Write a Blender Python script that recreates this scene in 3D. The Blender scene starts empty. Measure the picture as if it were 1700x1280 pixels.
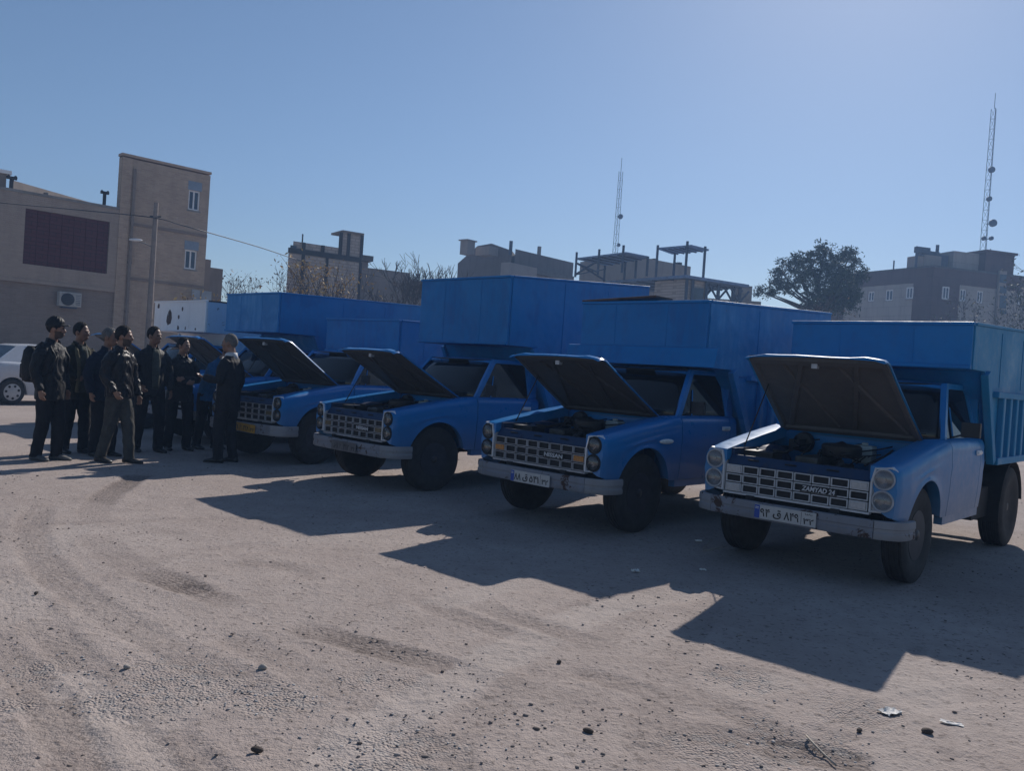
import bpy, math, random
import numpy as np
from mathutils import Vector, Matrix, noise as mnoise

R = math.radians
scene = bpy.context.scene
COL = scene.collection
rng = random.Random(7)
nrng = np.random.default_rng(11)

# ------------------------------------------------------------------ camera
PXF, PXW, PXH = 1390.0, 1700.0, 1280.0          # focal length and frame in photograph pixels
PITCH, ROLL, EYE = R(0.75), R(3.8), 1.48
cam_data = bpy.data.cameras.new("camera")
cam_data.sensor_fit = 'HORIZONTAL'
cam_data.sensor_width = 36.0
cam_data.lens = 36.0 * PXF / PXW
cam_data.clip_start, cam_data.clip_end = 0.05, 3000
cam = bpy.data.objects.new("camera", cam_data)
COL.objects.link(cam)
_fw = Vector((0, math.cos(PITCH), -math.sin(PITCH)))
_r = Vector((1, 0, 0)); _u = _r.cross(_fw)
CR = _r * math.cos(ROLL) + _u * math.sin(ROLL)
CU = _u * math.cos(ROLL) - _r * math.sin(ROLL)
CF = _fw
CP = Vector((0, 0, EYE))
m = Matrix((CR, CU, -CF)).transposed().to_4x4(); m.translation = CP
cam.matrix_world = m
scene.camera = cam

# ------------------------------------------------------------------ sky, sun, exposure
SUN_AZ, SUN_EL = R(67.5), R(34.8)               # azimuth from +X, elevation
world = bpy.data.worlds.new("World"); scene.world = world
world.use_nodes = True
wn = world.node_tree; wn.nodes.clear()
wo = wn.nodes.new("ShaderNodeOutputWorld"); wb = wn.nodes.new("ShaderNodeBackground")
sky = wn.nodes.new("ShaderNodeTexSky")
sky.sky_type = 'NISHITA'; sky.sun_disc = False
sky.sun_elevation = SUN_EL; sky.sun_rotation = R(90) - SUN_AZ
sky.altitude = 0; sky.air_density = 1.0; sky.dust_density = 0.3; sky.ozone_density = 3.9
wb.inputs[1].default_value = 0.0755
wn.links.new(sky.outputs[0], wb.inputs[0]); wn.links.new(wb.outputs[0], wo.inputs[0])
sd = bpy.data.lights.new("sun", 'SUN'); sd.energy = 5.0; sd.angle = R(0.5); sd.color = (1.0, 0.93, 0.86)
so = bpy.data.objects.new("sun", sd); COL.objects.link(so)
_sdir = Vector((math.cos(SUN_AZ) * math.cos(SUN_EL), math.sin(SUN_AZ) * math.cos(SUN_EL), math.sin(SUN_EL)))
so.rotation_euler = _sdir.to_track_quat('Z', 'Y').to_euler(); so.location = (20, 40, 40)
scene.view_settings.view_transform = 'Standard'; scene.view_settings.look = 'None'
scene.view_settings.gamma = 1; scene.view_settings.use_curve_mapping = False
scene.view_settings.exposure = 0.0
scene.render.engine = 'CYCLES'
cy = scene.cycles
cy.use_denoising = True
try: cy.denoiser = 'OPENIMAGEDENOISE'
except Exception: pass
cy.max_bounces = 6; cy.diffuse_bounces = 3; cy.glossy_bounces = 3; cy.transmission_bounces = 4
cy.transparent_max_bounces = 10; cy.volume_bounces = 0
cy.sample_clamp_indirect = 4.0; cy.caustics_reflective = False; cy.caustics_refractive = False

# ------------------------------------------------------------------ measuring helpers (photograph pixel -> point of the place)
def ray(px, py):
    return (CF + CR * ((px - 850) / PXF) + CU * ((640 - py) / PXF))
def at(px, py, Y):                               # the point seen at a pixel, at depth Y
    d = ray(px, py); return CP + d * (Y / d.y)
def ground_at(px, py, z=0.0):
    d = ray(px, py); return CP + d * ((z - EYE) / d.z)

# ------------------------------------------------------------------ mesh builder
def link(o, parent=None, loc=None, rot=None):
    COL.objects.link(o)
    if parent: o.parent = parent
    if loc is not None: o.location = loc
    if rot is not None: o.rotation_euler = rot
    return o

class MB:
    def __init__(s): s.v = []; s.f = []; s.m = []
    def add(s, vs, fs, mi=0):
        b = len(s.v); s.v += [tuple(p) for p in vs]
        for f in fs: s.f.append(tuple(b + i for i in f)); s.m.append(mi)
    def quad(s, a, b, c, d, mi=0): s.add([a, b, c, d], [(0, 1, 2, 3)], mi)
    def box(s, c, d, mi=0, rot=None, taper=None):
        hx, hy, hz = d[0] / 2, d[1] / 2, d[2] / 2
        vs = [Vector((x * hx, y * hy, z * hz)) for z in (-1, 1) for y in (-1, 1) for x in (-1, 1)]
        if taper:
            for i in range(4, 8): vs[i].x *= taper; vs[i].y *= taper
        if rot is not None: vs = [rot @ p for p in vs]
        c = Vector(c)
        s.add([p + c for p in vs], [(0, 2, 3, 1), (4, 5, 7, 6), (0, 1, 5, 4), (2, 6, 7, 3), (0, 4, 6, 2), (1, 3, 7, 5)], mi)
    def bar(s, a, b, w, h=None, mi=0, up=(0, 0, 1)):   # a square bar between two points
        a, b = Vector(a), Vector(b); h = h or w
        z = (b - a); L = z.length
        if L < 1e-6: return
        z.normalize(); u = Vector(up)
        if abs(z.dot(u)) > .98: u = Vector((1, 0, 0))
        x = u.cross(z).normalized(); y = z.cross(x)
        vs = []
        for p in (a, b):
            for sx, sy in ((-1, -1), (1, -1), (1, 1), (-1, 1)): vs.append(p + x * sx * w / 2 + y * sy * h / 2)
        s.add(vs, [(3, 2, 1, 0), (4, 5, 6, 7), (0, 1, 5, 4), (1, 2, 6, 5), (2, 3, 7, 6), (3, 0, 4, 7)], mi)
    def tube(s, pts, rad, n=8, mi=0, caps=True):
        pts = [Vector(p) for p in pts]; k = len(pts)
        if not isinstance(rad, (list, tuple)): rad = [rad] * k
        vs = []; px = None
        for i, p in enumerate(pts):
            t = (pts[min(i + 1, k - 1)] - pts[max(i - 1, 0)]).normalized()
            if px is None:
                u = Vector((0, 0, 1)) if abs(t.z) < .9 else Vector((1, 0, 0))
                x = u.cross(t).normalized()
            else:
                x = (px - t * px.dot(t)).normalized()
            px = x; y = t.cross(x)
            for j in range(n):
                a = 2 * math.pi * j / n
                vs.append(p + (x * math.cos(a) + y * math.sin(a)) * rad[i])
        fs = []
        for i in range(k - 1):
            for j in range(n):
                fs.append((i * n + j, i * n + (j + 1) % n, (i + 1) * n + (j + 1) % n, (i + 1) * n + j))
        if caps:
            fs.append(tuple(range(n - 1, -1, -1))); fs.append(tuple((k - 1) * n + j for j in range(n)))
        s.add(vs, fs, mi)
    def loft(s, rings, closed=True, caps=True, mi=0):
        n = len(rings[0]); vs = [p for r_ in rings for p in r_]; fs = []
        for i in range(len(rings) - 1):
            for j in range(n if closed else n - 1):
                fs.append((i * n + j, i * n + (j + 1) % n, (i + 1) * n + (j + 1) % n, (i + 1) * n + j))
        if closed and caps:
            fs.append(tuple(range(n - 1, -1, -1))); fs.append(tuple((len(rings) - 1) * n + j for j in range(n)))
        s.add(vs, fs, mi)
    def lathe(s, prof, c, axis='y', n=32, mi=0):       # prof: list of (radius, offset along the axis)
        rings = []
        for r_, o in prof:
            ring = []
            for j in range(n):
                a = 2 * math.pi * j / n; ca, sa = math.cos(a) * r_, math.sin(a) * r_
                if axis == 'y': p = (c[0] + ca, c[1] + o, c[2] + sa)
                elif axis == 'x': p = (c[0] + o, c[1] + ca, c[2] + sa)
                else: p = (c[0] + ca, c[1] + sa, c[2] + o)
                ring.append(p)
            rings.append(ring)
        s.loft(rings, True, True, mi)
    def ell(s, c, r_, n=14, k=9, mi=0):
        c = Vector(c); rings = []
        for i in range(k + 1):
            t = math.pi * (i / k) ; t = min(max(t, .06), math.pi - .06)
            rings.append([(c.x + r_[0] * math.sin(t) * math.cos(2 * math.pi * j / n), c.y + r_[1] * math.sin(t) * math.sin(2 * math.pi * j / n), c.z - r_[2] * math.cos(t)) for j in range(n)])
        s.loft(rings, True, True, mi)
    def prism(s, poly, axis, a, b, mi=0):              # polygon (2-D list) swept along an axis from a to b
        n = len(poly)
        def mk(p, o): return (o, p[0], p[1]) if axis == 'x' else ((p[0], o, p[1]) if axis == 'y' else (p[0], p[1], o))
        vs = [mk(p, a) for p in poly] + [mk(p, b) for p in poly]
        fs = [tuple(range(n))[::-1], tuple(range(n, 2 * n))] + [(i, (i + 1) % n, n + (i + 1) % n, n + i) for i in range(n)]
        s.add(vs, fs, mi)
    def mesh(s, name, mats, smooth=False):
        me = bpy.data.meshes.new(name); me.from_pydata(s.v, [], s.f)
        for m_ in (mats if isinstance(mats, (list, tuple)) else [mats]): me.materials.append(m_)
        if any(s.m): me.polygons.foreach_set("material_index", s.m)
        import bmesh
        bm = bmesh.new(); bm.from_mesh(me); bmesh.ops.recalc_face_normals(bm, faces=bm.faces[:]); bm.to_mesh(me); bm.free()
        if smooth:
            me.polygons.foreach_set("use_smooth", [True] * len(me.polygons))
            if smooth is not True:
                try: me.set_sharp_from_angle(angle=R(smooth))
                except Exception: pass
        me.update(); return me
    def build(s, name, mats, parent=None, smooth=False, bevel=0, solid=0, loc=None, rot=None):
        o = bpy.data.objects.new(name, s.mesh(name, mats, smooth))
        link(o, parent, loc, rot)
        if solid:
            sm = o.modifiers.new("thickness", 'SOLIDIFY'); sm.thickness = solid; sm.offset = 0
        if bevel:
            bv = o.modifiers.new("edges", 'BEVEL'); bv.width = bevel; bv.segments = 2; bv.limit_method = 'ANGLE'; bv.angle_limit = R(40)
        return o

def empty(name, loc=(0, 0, 0), rz=0.0):
    o = bpy.data.objects.new(name, None); COL.objects.link(o); o.location = loc; o.rotation_euler = (0, 0, rz)
    o.empty_display_size = .2
    return o
def tag(o, label=None, cat=None, group=None, kind=None):
    if label: o['label'] = label
    if cat: o['category'] = cat
    if group: o['group'] = group
    if kind: o['kind'] = kind
    return o
def raw_obj(name, verts, faces, mat, parent=None, smooth=False):
    me = bpy.data.meshes.new(name)
    verts = np.asarray(verts, np.float32); faces = np.asarray(faces, np.int32)
    n = faces.shape[1]
    me.vertices.add(len(verts)); me.vertices.foreach_set("co", verts.ravel())
    me.loops.add(faces.size); me.loops.foreach_set("vertex_index", faces.ravel())
    me.polygons.add(len(faces)); me.polygons.foreach_set("loop_start", np.arange(0, faces.size, n, dtype=np.int32))
    me.polygons.foreach_set("loop_total", np.full(len(faces), n, np.int32))
    if smooth: me.polygons.foreach_set("use_smooth", np.ones(len(faces), bool))
    me.update(calc_edges=True); me.validate()
    me.materials.append(mat)
    o = bpy.data.objects.new(name, me); link(o, parent); return o
def text_obj(name, body, size, mat, parent, matrix, extrude=.0015, spacing=1.0, width=None, height=None, bold=0.0, shear=0.0):
    cu = bpy.data.curves.new(name, 'FONT'); cu.body = body; cu.size = size; cu.extrude = extrude; cu.align_x = 'CENTER'; cu.align_y = 'CENTER'
    cu.space_character = spacing; cu.offset = bold; cu.shear = shear; cu.resolution_u = 2
    tmp = bpy.data.objects.new("tmp_text", cu); COL.objects.link(tmp)
    dg = bpy.context.evaluated_depsgraph_get()
    me = bpy.data.meshes.new_from_object(tmp.evaluated_get(dg))
    bpy.data.objects.remove(tmp); bpy.data.curves.remove(cu)
    me.name = name
    if len(me.vertices) and (width or height):
        co = np.empty(len(me.vertices) * 3, np.float32); me.vertices.foreach_get("co", co); co = co.reshape(-1, 3)
        lo, hi = co.min(0), co.max(0)
        if width: co[:, 0] = (co[:, 0] - (lo[0] + hi[0]) / 2) * width / (hi[0] - lo[0])
        if height: co[:, 1] = (co[:, 1] - (lo[1] + hi[1]) / 2) * height / (hi[1] - lo[1])
        me.vertices.foreach_set("co", co.ravel())
    me.materials.clear(); me.materials.append(mat)
    o = bpy.data.objects.new(name, me); link(o, parent); o.matrix_local = matrix
    return o

def lerp(a, b, t): return a + (b - a) * t
def pl(x, pts):                                   # piecewise linear
    if x <= pts[0][0]: return pts[0][1]
    for (a, b), (c, d) in zip(pts, pts[1:]):
        if x <= c: return lerp(b, d, (x - a) / (c - a))
    return pts[-1][1]
_cache = {}
def cached(key, fn, mats, smooth=False):
    if key not in _cache: _cache[key] = fn().mesh(key.split('|')[0], mats, smooth)
    return _cache[key]
def part(name, me, parent, loc=None, rot=None, mats=None, bevel=0, solid=0):
    o = bpy.data.objects.new(name, me); link(o, parent, loc, rot)
    if mats:
        for i, m_ in enumerate(mats): o.material_slots[i].link = 'OBJECT'; o.material_slots[i].material = m_
    if solid: s_ = o.modifiers.new("thickness", 'SOLIDIFY'); s_.thickness = solid; s_.offset = 0
    if bevel:
        bv = o.modifiers.new("edges", 'BEVEL'); bv.width = bevel; bv.segments = 2; bv.limit_method = 'ANGLE'; bv.angle_limit = R(40)
    return o

# ------------------------------------------------------------------ materials
def newmat(name):
    m_ = bpy.data.materials.new(name); m_.use_nodes = True
    nt = m_.node_tree; b = nt.nodes["Principled BSDF"]
    return m_, nt, b
def N(nt, t, **kw):
    n = nt.nodes.new(t)
    for k, v in kw.items():
        if k.startswith('_'): setattr(n, k[1:], v)
        else: n.inputs[k].default_value = v
    return n
def ramp(nt, fac, stops):
    r_ = nt.nodes.new("ShaderNodeValToRGB"); e = r_.color_ramp.elements
    while len(e) < len(stops): e.new(.5)
    for i, (p, c) in enumerate(stops):
        e[i].position = p; e[i].color = (c[0], c[1], c[2], 1) if isinstance(c, (tuple, list)) else (c, c, c, 1)
    nt.links.new(fac, r_.inputs[0]); return r_.outputs[0]
def mix(nt, fac, a, b, mode='MIX'):
    n = nt.nodes.new("ShaderNodeMix"); n.data_type = 'RGBA'; n.blend_type = mode
    for sock, v in ((n.inputs[0], fac), (n.inputs[6], a), (n.inputs[7], b)):
        if isinstance(v, (int, float)): sock.default_value = v
        elif isinstance(v, tuple): sock.default_value = (v[0], v[1], v[2], 1)
        else: nt.links.new(v, sock)
    return n.outputs[2]
def mmath(nt, op, a, b=0.0):
    n = nt.nodes.new("ShaderNodeMath"); n.operation = op
    for sock, v in ((n.inputs[0], a), (n.inputs[1], b)):
        if isinstance(v, (int, float)): sock.default_value = v
        else: nt.links.new(v, sock)
    return n.outputs[0]
def coords(nt, kind='Object', scale=(1, 1, 1), rnd=True):
    tc = nt.nodes.new("ShaderNodeTexCoord"); mp = nt.nodes.new("ShaderNodeMapping"); mp.inputs['Scale'].default_value = scale
    nt.links.new(tc.outputs[kind], mp.inputs['Vector'])
    if rnd:
        oi = nt.nodes.new("ShaderNodeObjectInfo"); mu = nt.nodes.new("ShaderNodeVectorMath"); mu.operation = 'SCALE'
        mu.inputs[0].default_value = (37, 61, 23); nt.links.new(oi.outputs['Random'], mu.inputs['Scale'])
        nt.links.new(mu.outputs[0], mp.inputs['Location'])
    return mp.outputs[0]
def noise_tex(nt, vec, scale, detail=4, rough=.55, dist=0.0):
    n = nt.nodes.new("ShaderNodeTexNoise"); n.inputs['Scale'].default_value = scale; n.inputs['Detail'].default_value = detail
    n.inputs['Roughness'].default_value = rough; n.inputs['Distortion'].default_value = dist
    if vec is not None: nt.links.new(vec, n.inputs['Vector'])
    return n.outputs[0]
def bump(nt, b, h, strength=.3, dist=.01):
    n = nt.nodes.new("ShaderNodeBump"); n.inputs['Strength'].default_value = strength; n.inputs['Distance'].default_value = dist
    nt.links.new(h, n.inputs['Height']); nt.links.new(n.outputs[0], b.inputs['Normal'])
def plain(name, col, rough=.6, metal=0.0, var=.12, scale=6.0, bmp=0.0, spec=.5):
    m_, nt, b = newmat(name)
    v = coords(nt); n = noise_tex(nt, v, scale, 5, .6)
    lo = tuple(c * (1 - var) for c in col); hi = tuple(min(1, c * (1 + var)) for c in col)
    nt.links.new(ramp(nt, n, [(.3, lo), (.7, hi)]), b.inputs['Base Color'])
    b.inputs['Roughness'].default_value = rough; b.inputs['Metallic'].default_value = metal
    b.inputs['Specular IOR Level'].default_value = spec
    if bmp: bump(nt, b, noise_tex(nt, v, scale * 6, 3), bmp, .01)
    return m_
def dirty(name, col, rough=.35, dust=(.30, .26, .22), amount=.35, low=.35, stain=None, stain_amt=0.0, coat=0.0, rust=0.0, wob=.0, chips=.0):
    """paint with dust that gathers as a film, streaks and chips"""
    m_, nt, b = newmat(name)
    v = coords(nt)
    big = noise_tex(nt, v, 1.6, 6, .62, .4); fine = noise_tex(nt, v, 14, 5, .65)
    vs = coords(nt, 'Object', (2.2, 2.2, .35)); streak = noise_tex(nt, vs, 5, 4, .6)
    c = mix(nt, 0.0, tuple(col), tuple(col))
    c = mix(nt, ramp(nt, fine, [(.35, 0.0), (.75, .25)]), c, tuple(min(1, x * 1.35 + .004) for x in col))
    if stain:
        f = mmath(nt, 'MULTIPLY', ramp(nt, big, [(.46, 0.0), (.60, 1.0)]), ramp(nt, streak, [(.35, .25), (.62, 1.0)]))
        c = mix(nt, mmath(nt, 'MULTIPLY', f, stain_amt), c, tuple(stain))
    f = mmath(nt, 'MULTIPLY', ramp(nt, streak, [(.38, .15), (.72, 1.0)]), ramp(nt, big, [(.32, .2), (.7, 1.0)]))
    c = mix(nt, mmath(nt, 'MULTIPLY', f, amount), c, tuple(dust))
    if low > 0:        # road dirt on the lowest panels
        tc = nt.nodes.new("ShaderNodeTexCoord"); sx = nt.nodes.new("ShaderNodeSeparateXYZ"); nt.links.new(tc.outputs['Object'], sx.inputs[0])
        h = mmath(nt, 'ADD', sx.outputs[2], mmath(nt, 'MULTIPLY', big, -.35))
        c = mix(nt, mmath(nt, 'MULTIPLY', ramp(nt, h, [(.28, 1.0), (.72, 0.0)]), low), c, tuple(dust))
    if rust > 0:
        ch = noise_tex(nt, v, 7, 8, .72, .3)
        c = mix(nt, ramp(nt, ch, [(.62 - rust * .12, 0.0), (.66 - rust * .12, 1.0)]), c, (.055, .03, .022))
    if chips > 0:
        ch = noise_tex(nt, v, 9, 8, .7, .2); c = mix(nt, ramp(nt, ch, [(.72 - chips, 0.0), (.735 - chips, 1.0)]), c, (.05, .035, .03))
    nt.links.new(c, b.inputs['Base Color'])
    nt.links.new(ramp(nt, mmath(nt, 'ADD', mmath(nt, 'MULTIPLY', big, .6), mmath(nt, 'MULTIPLY', fine, .4)), [(.3, rough * .75), (.75, min(1, rough * 1.7))]), b.inputs['Roughness'])
    b.inputs['Coat Weight'].default_value = coat * .5; b.inputs['Coat Roughness'].default_value = .12; b.inputs['Specular IOR Level'].default_value = .32
    bump(nt, b, mmath(nt, 'ADD', mmath(nt, 'MULTIPLY', noise_tex(nt, v, 2.2, 2), 1.0 + wob * 8), mmath(nt, 'MULTIPLY', fine, .06)), .25 + wob, .012)
    return m_

BLUE = (.001, .170, .47)
M = {}
M['blue'] = dirty('blue_cab_paint', BLUE, .28, dust=(.18, .22, .28), amount=.06, low=.35, coat=.4)
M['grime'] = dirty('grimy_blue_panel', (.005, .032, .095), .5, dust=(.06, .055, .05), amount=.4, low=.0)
M['blue_dull'] = dirty('dull_blue_cab_paint', (.002, .172, .43), .38, dust=(.20, .24, .28), amount=.08, low=.5, coat=.35)
M['bed'] = dirty('blue_bed_paint', (.001, .178, .46), .42, dust=(.10, .20, .36), amount=.16, low=.1, stain=(.002, .105, .34), stain_amt=.6, rust=.0, wob=.4, chips=.015)
M['bed2'] = dirty('patchy_blue_bed_paint', (.002, .182, .47), .45, dust=(.10, .20, .36), amount=.12, low=.1, stain=(.07, .30, .62), stain_amt=.95, wob=.4, chips=.025)
M['bed_pale'] = dirty('faded_blue_bed_paint', (.008, .205, .42), .5, dust=(.22, .30, .36), amount=.24, low=.1, wob=.12)
M['bed_white'] = dirty('white_bed_paint', (.80, .81, .83), .5, amount=.14, low=.1, chips=.02)
M['bed_sky'] = dirty('pale_blue_bed_paint', (.36, .50, .66), .5, amount=.15, low=.1, rust=.02)
M['liner'] = dirty('hood_underside', (.088, .086, .088), .75, dust=(.15, .135, .12), amount=.6, low=0, stain=(.035, .036, .042), stain_amt=.75, wob=.1)
M['liner_dark'] = dirty('dark_hood_underside', (.045, .045, .047), .75, dust=(.085, .075, .065), amount=.4, low=0)
M['bumper'] = dirty('bumper_grey_paint', (.21, .23, .28), .5, dust=(.16, .14, .12), amount=.55, low=.1, rust=.45, chips=.03)
M['bumper_end'] = dirty('bumper_grey_paint_worn', (.27, .28, .31), .55, dust=(.16, .14, .12), amount=.45, low=.1, rust=.22)
M['silver'] = plain('silver_plastic', (.52, .54, .57), .45, .0, .12, 20)
M['chrome'] = plain('dull_chrome', (.62, .66, .72), .3, .25, .2, 12)
M['chrome_dk'] = plain('worn_chrome', (.36, .385, .43), .35, .2, .3, 12)
M['black'] = plain('black_paint', (.012, .012, .013), .55, 0, .3, 9)
M['dark'] = plain('grille_void', (.008, .008, .009), .7)
M['tyre'] = plain('tyre_rubber', (.028, .027, .027), .85, 0, .35, 14, .3)
M['rim'] = plain('dark_rim', (.030, .034, .045), .6, .2, .35, 9, .1)
M['hub'] = plain('hub_metal', (.06, .06, .065), .5, .4, .2, 20)
M['chassis'] = plain('chassis_black', (.016, .015, .015), .8, 0, .4, 6)
M['engine'] = plain('greasy_engine_metal', (.06, .055, .05), .5, .4, .5, 9, .3)
M['rubber'] = plain('hose_rubber', (.012, .012, .012), .6)
M['alu'] = plain('cast_aluminium', (.10, .10, .10), .4, .7, .3, 15)
M['tank'] = plain('translucent_tank_plastic', (.42, .47, .46), .4)
M['seat'] = plain('seat_vinyl', (.02, .018, .018), .6)
M['amber'] = plain('amber_lens', (.42, .17, .03), .25, 0, .3, 60)
M['olive'] = plain('dull_amber_lens', (.13, .10, .05), .4, 0, .3, 60)
M['marker'] = plain('marker_lens', (.85, .84, .80), .25, 0, .1, 50)
M['clear'] = plain('clear_lens', (.42, .42, .43), .3, 0, .15, 50)
M['plate_w'] = plain('number_plate_white', (.46, .46, .46), .45, 0, .08, 14)
M['plate_y'] = plain('number_plate_yellow', (.45, .24, .02), .5, 0, .2, 14)
M['plate_dirty'] = plain('number_plate_dirty', (.11, .105, .11), .6, 0, .3, 10)
M['plate_blue'] = plain('number_plate_blue', (.01, .06, .35), .45)
M['ink'] = plain('plate_ink', (.012, .012, .014), .5)
M['ink_dirty'] = plain('plate_ink_dirty', (.03, .03, .032), .6)
M['flag'] = plain('pale_print', (.6, .62, .62), .5)
M['rust'] = plain('rusty_sheet', (.075, .05, .045), .8, 0, .5, 5, .2)
def glass_mat(name, tint, refl=.16, rough=.02, dust=.06):
    m_ = bpy.data.materials.new(name); m_.use_nodes = True; nt = m_.node_tree; nt.nodes.clear()
    out = nt.nodes.new("ShaderNodeOutputMaterial"); tr = nt.nodes.new("ShaderNodeBsdfTransparent"); gl = nt.nodes.new("ShaderNodeBsdfGlossy")
    df = nt.nodes.new("ShaderNodeBsdfDiffuse"); df.inputs[0].default_value = (.30, .28, .26, 1)
    tr.inputs[0].default_value = (*tint, 1); gl.inputs['Roughness'].default_value = rough
    fr = nt.nodes.new("ShaderNodeFresnel"); fr.inputs[0].default_value = 1.45
    ad = mmath(nt, 'ADD', mmath(nt, 'MULTIPLY', fr.outputs[0], 1.0), refl * .3)
    ms = nt.nodes.new("ShaderNodeMixShader"); nt.links.new(ad, ms.inputs[0]); nt.links.new(tr.outputs[0], ms.inputs[1]); nt.links.new(gl.outputs[0], ms.inputs[2])
    m2 = nt.nodes.new("ShaderNodeMixShader"); v = coords(nt); nz = noise_tex(nt, v, 4, 5, .6)
    nt.links.new(ramp(nt, nz, [(.35, dust * .4), (.75, dust * 1.8)]), m2.inputs[0]); nt.links.new(ms.outputs[0], m2.inputs[1]); nt.links.new(df.outputs[0], m2.inputs[2])
    nt.links.new(m2.outputs[0], out.inputs[0]); return m_
M['glass'] = glass_mat('cab_glass', (.09, .12, .15), .05, .02, .006)
M['lamp_glass'] = glass_mat('lamp_glass', (.9, .92, .94), .25, .06, .12)
M['reflector'] = plain('lamp_reflector', (.85, .86, .87), .35, .0, .05, 30)
M['pane'] = plain('window_pane', (.05, .075, .11), .08, 0, .2, 3)
HAZE = 0.0021
# ------------------------------------------------------------------ the ground: one sheet, fine near the camera
def axis(lo_f, hi_f, step, lo, hi, g=1.18):
    a = list(np.arange(lo_f, hi_f + 1e-6, step)); s = step; x = a[-1]
    while x < hi: s *= g; x += s; a.append(min(x, hi))
    s = step; x = a[0]; pre = []
    while x > lo: s *= g; x -= s; pre.append(max(x, lo))
    return np.array(pre[::-1] + a)
xs = axis(-5.0, 5.0, .026, -170, 170)
ys = [2.0]
while ys[-1] < 16: ys.append(ys[-1] + .0105 * (ys[-1] / 2.0) ** 1.25)
s_ = ys[-1] - ys[-2]
while ys[-1] < 190: s_ *= 1.2; ys.append(min(190.0, ys[-1] + s_))
pre = []; y_ = 2.0; s_ = .012
while y_ > -40: s_ *= 1.25; y_ -= s_; pre.append(y_)
ys = np.array(pre[::-1] + ys)
GX, GY = np.meshgrid(xs, ys)
def vnoise(x, y, seed=0):
    xi = np.floor(x).astype(np.int64); yi = np.floor(y).astype(np.int64); fx = x - xi; fy = y - yi
    fx = fx * fx * (3 - 2 * fx); fy = fy * fy * (3 - 2 * fy)
    def h(a, b):
        n = (a * 374761393 + b * 668265263 + seed * 974711) & 0x7fffffff; n = ((n ^ (n >> 13)) * 1274126177) & 0x7fffffff
        return ((n ^ (n >> 16)) & 0xffff) / 65535.0
    return (h(xi, yi) * (1 - fx) + h(xi + 1, yi) * fx) * (1 - fy) + (h(xi, yi + 1) * (1 - fx) + h(xi + 1, yi + 1) * fx) * fy
def fbm(x, y, oct_, seed=0, g=.5):
    a, t, s = 1.0, 0.0, 0.0
    for o in range(oct_): t = t + a * (vnoise(x * 2 ** o, y * 2 ** o, seed + o) - .5); s += a; a *= g
    return t / s
near = np.clip(1 - (np.hypot(GX, GY) - 14) / 10, 0, 1)
Z = near * (fbm(GX * .9, GY * .9, 3, 1) * .022 + fbm(GX * 5, GY * 5, 4, 9, .6) * .014) - .004
wear = np.zeros_like(GX); tside = np.zeros_like(GX); tlong = np.zeros_like(GX); grav = np.zeros_like(GX); ridge = np.zeros_like(GX)
def smooth_line(pts, k=6):
    P = [np.array(p, float) for p in pts]; out = []
    for i in range(len(P) - 1):
        p0, p1, p2, p3 = P[max(i - 1, 0)], P[i], P[i + 1], P[min(i + 2, len(P) - 1)]
        for j in range(k):
            t = j / k; out.append(.5 * ((2 * p1) + (-p0 + p2) * t + (2 * p0 - 5 * p1 + 4 * p2 - p3) * t * t + (-p0 + 3 * p1 - 3 * p2 + p3) * t ** 3))
    out.append(P[-1]); return out
def track(pix, width, depth=.012, dark=.8, tread=.008, seed=0, fade=.20):
    global Z
    line = [np.array(ground_at(*p)[:2]) for p in pix]; line = smooth_line(line)
    best = np.full(GX.shape, 1e9); sgn = np.zeros_like(GX); along = np.zeros_like(GX); L = 0.0
    mnx = min(p[0] for p in line) - .5; mxx = max(p[0] for p in line) + .5; mny = min(p[1] for p in line) - .5; mxy = max(p[1] for p in line) + .5
    ix = np.where((xs > mnx) & (xs < mxx))[0]; iy = np.where((ys > mny) & (ys < mxy))[0]
    if len(ix) < 2 or len(iy) < 2: return
    sl = (slice(iy[0], iy[-1] + 1), slice(ix[0], ix[-1] + 1)); gx, gy = GX[sl], GY[sl]
    best = np.full(gx.shape, 1e9); sg = np.zeros_like(gx); al = np.zeros_like(gx)
    for a, b in zip(line, line[1:]):
        d = b - a; l = np.hypot(*d)
        if l < 1e-5: continue
        t = np.clip(((gx - a[0]) * d[0] + (gy - a[1]) * d[1]) / (l * l), 0, 1); ex, ey = gx - a[0] - t * d[0], gy - a[1] - t * d[1]
        dd = np.hypot(ex, ey); up = dd < best; best = np.where(up, dd, best); sg = np.where(up, (ex * -d[1] + ey * d[0]) / l, sg); al = np.where(up, L + t * l, al); L += l
    br = vnoise(al * 1.3 + seed * 7, np.full_like(al, seed * 3.1), seed); br = np.clip((br - fade) * 1.8, 0, 1) * .75 + .25 * np.clip((br - fade) * 6, 0, 1)     # the print comes and goes
    edge = fbm(gx * 14, gy * 14, 2, seed) * .05
    inside = np.clip((width / 2 - best + edge) / .035, 0, 1) * br
    lip = np.exp(-((best - width / 2 - .02) / .03) ** 2) * br
    tr = (np.sin(sg * 2 * np.pi / .046) * .5 + np.sin(al * 2 * np.pi / .075 + sg * 30) * .5)
    Z[sl] += (-depth * inside + lip * depth * .5) * .55 + inside * tr * tread * .05 + inside * fbm(gx * 16, gy * 16, 3, seed + 3, .65) * .012
    upd = np.abs(inside * dark) > np.abs(wear[sl]); tside[sl] = np.where(upd, sg, tside[sl]); tlong[sl] = np.where(upd, al, tlong[sl])
    wear[sl] = np.where(upd, inside * dark, wear[sl])
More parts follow.
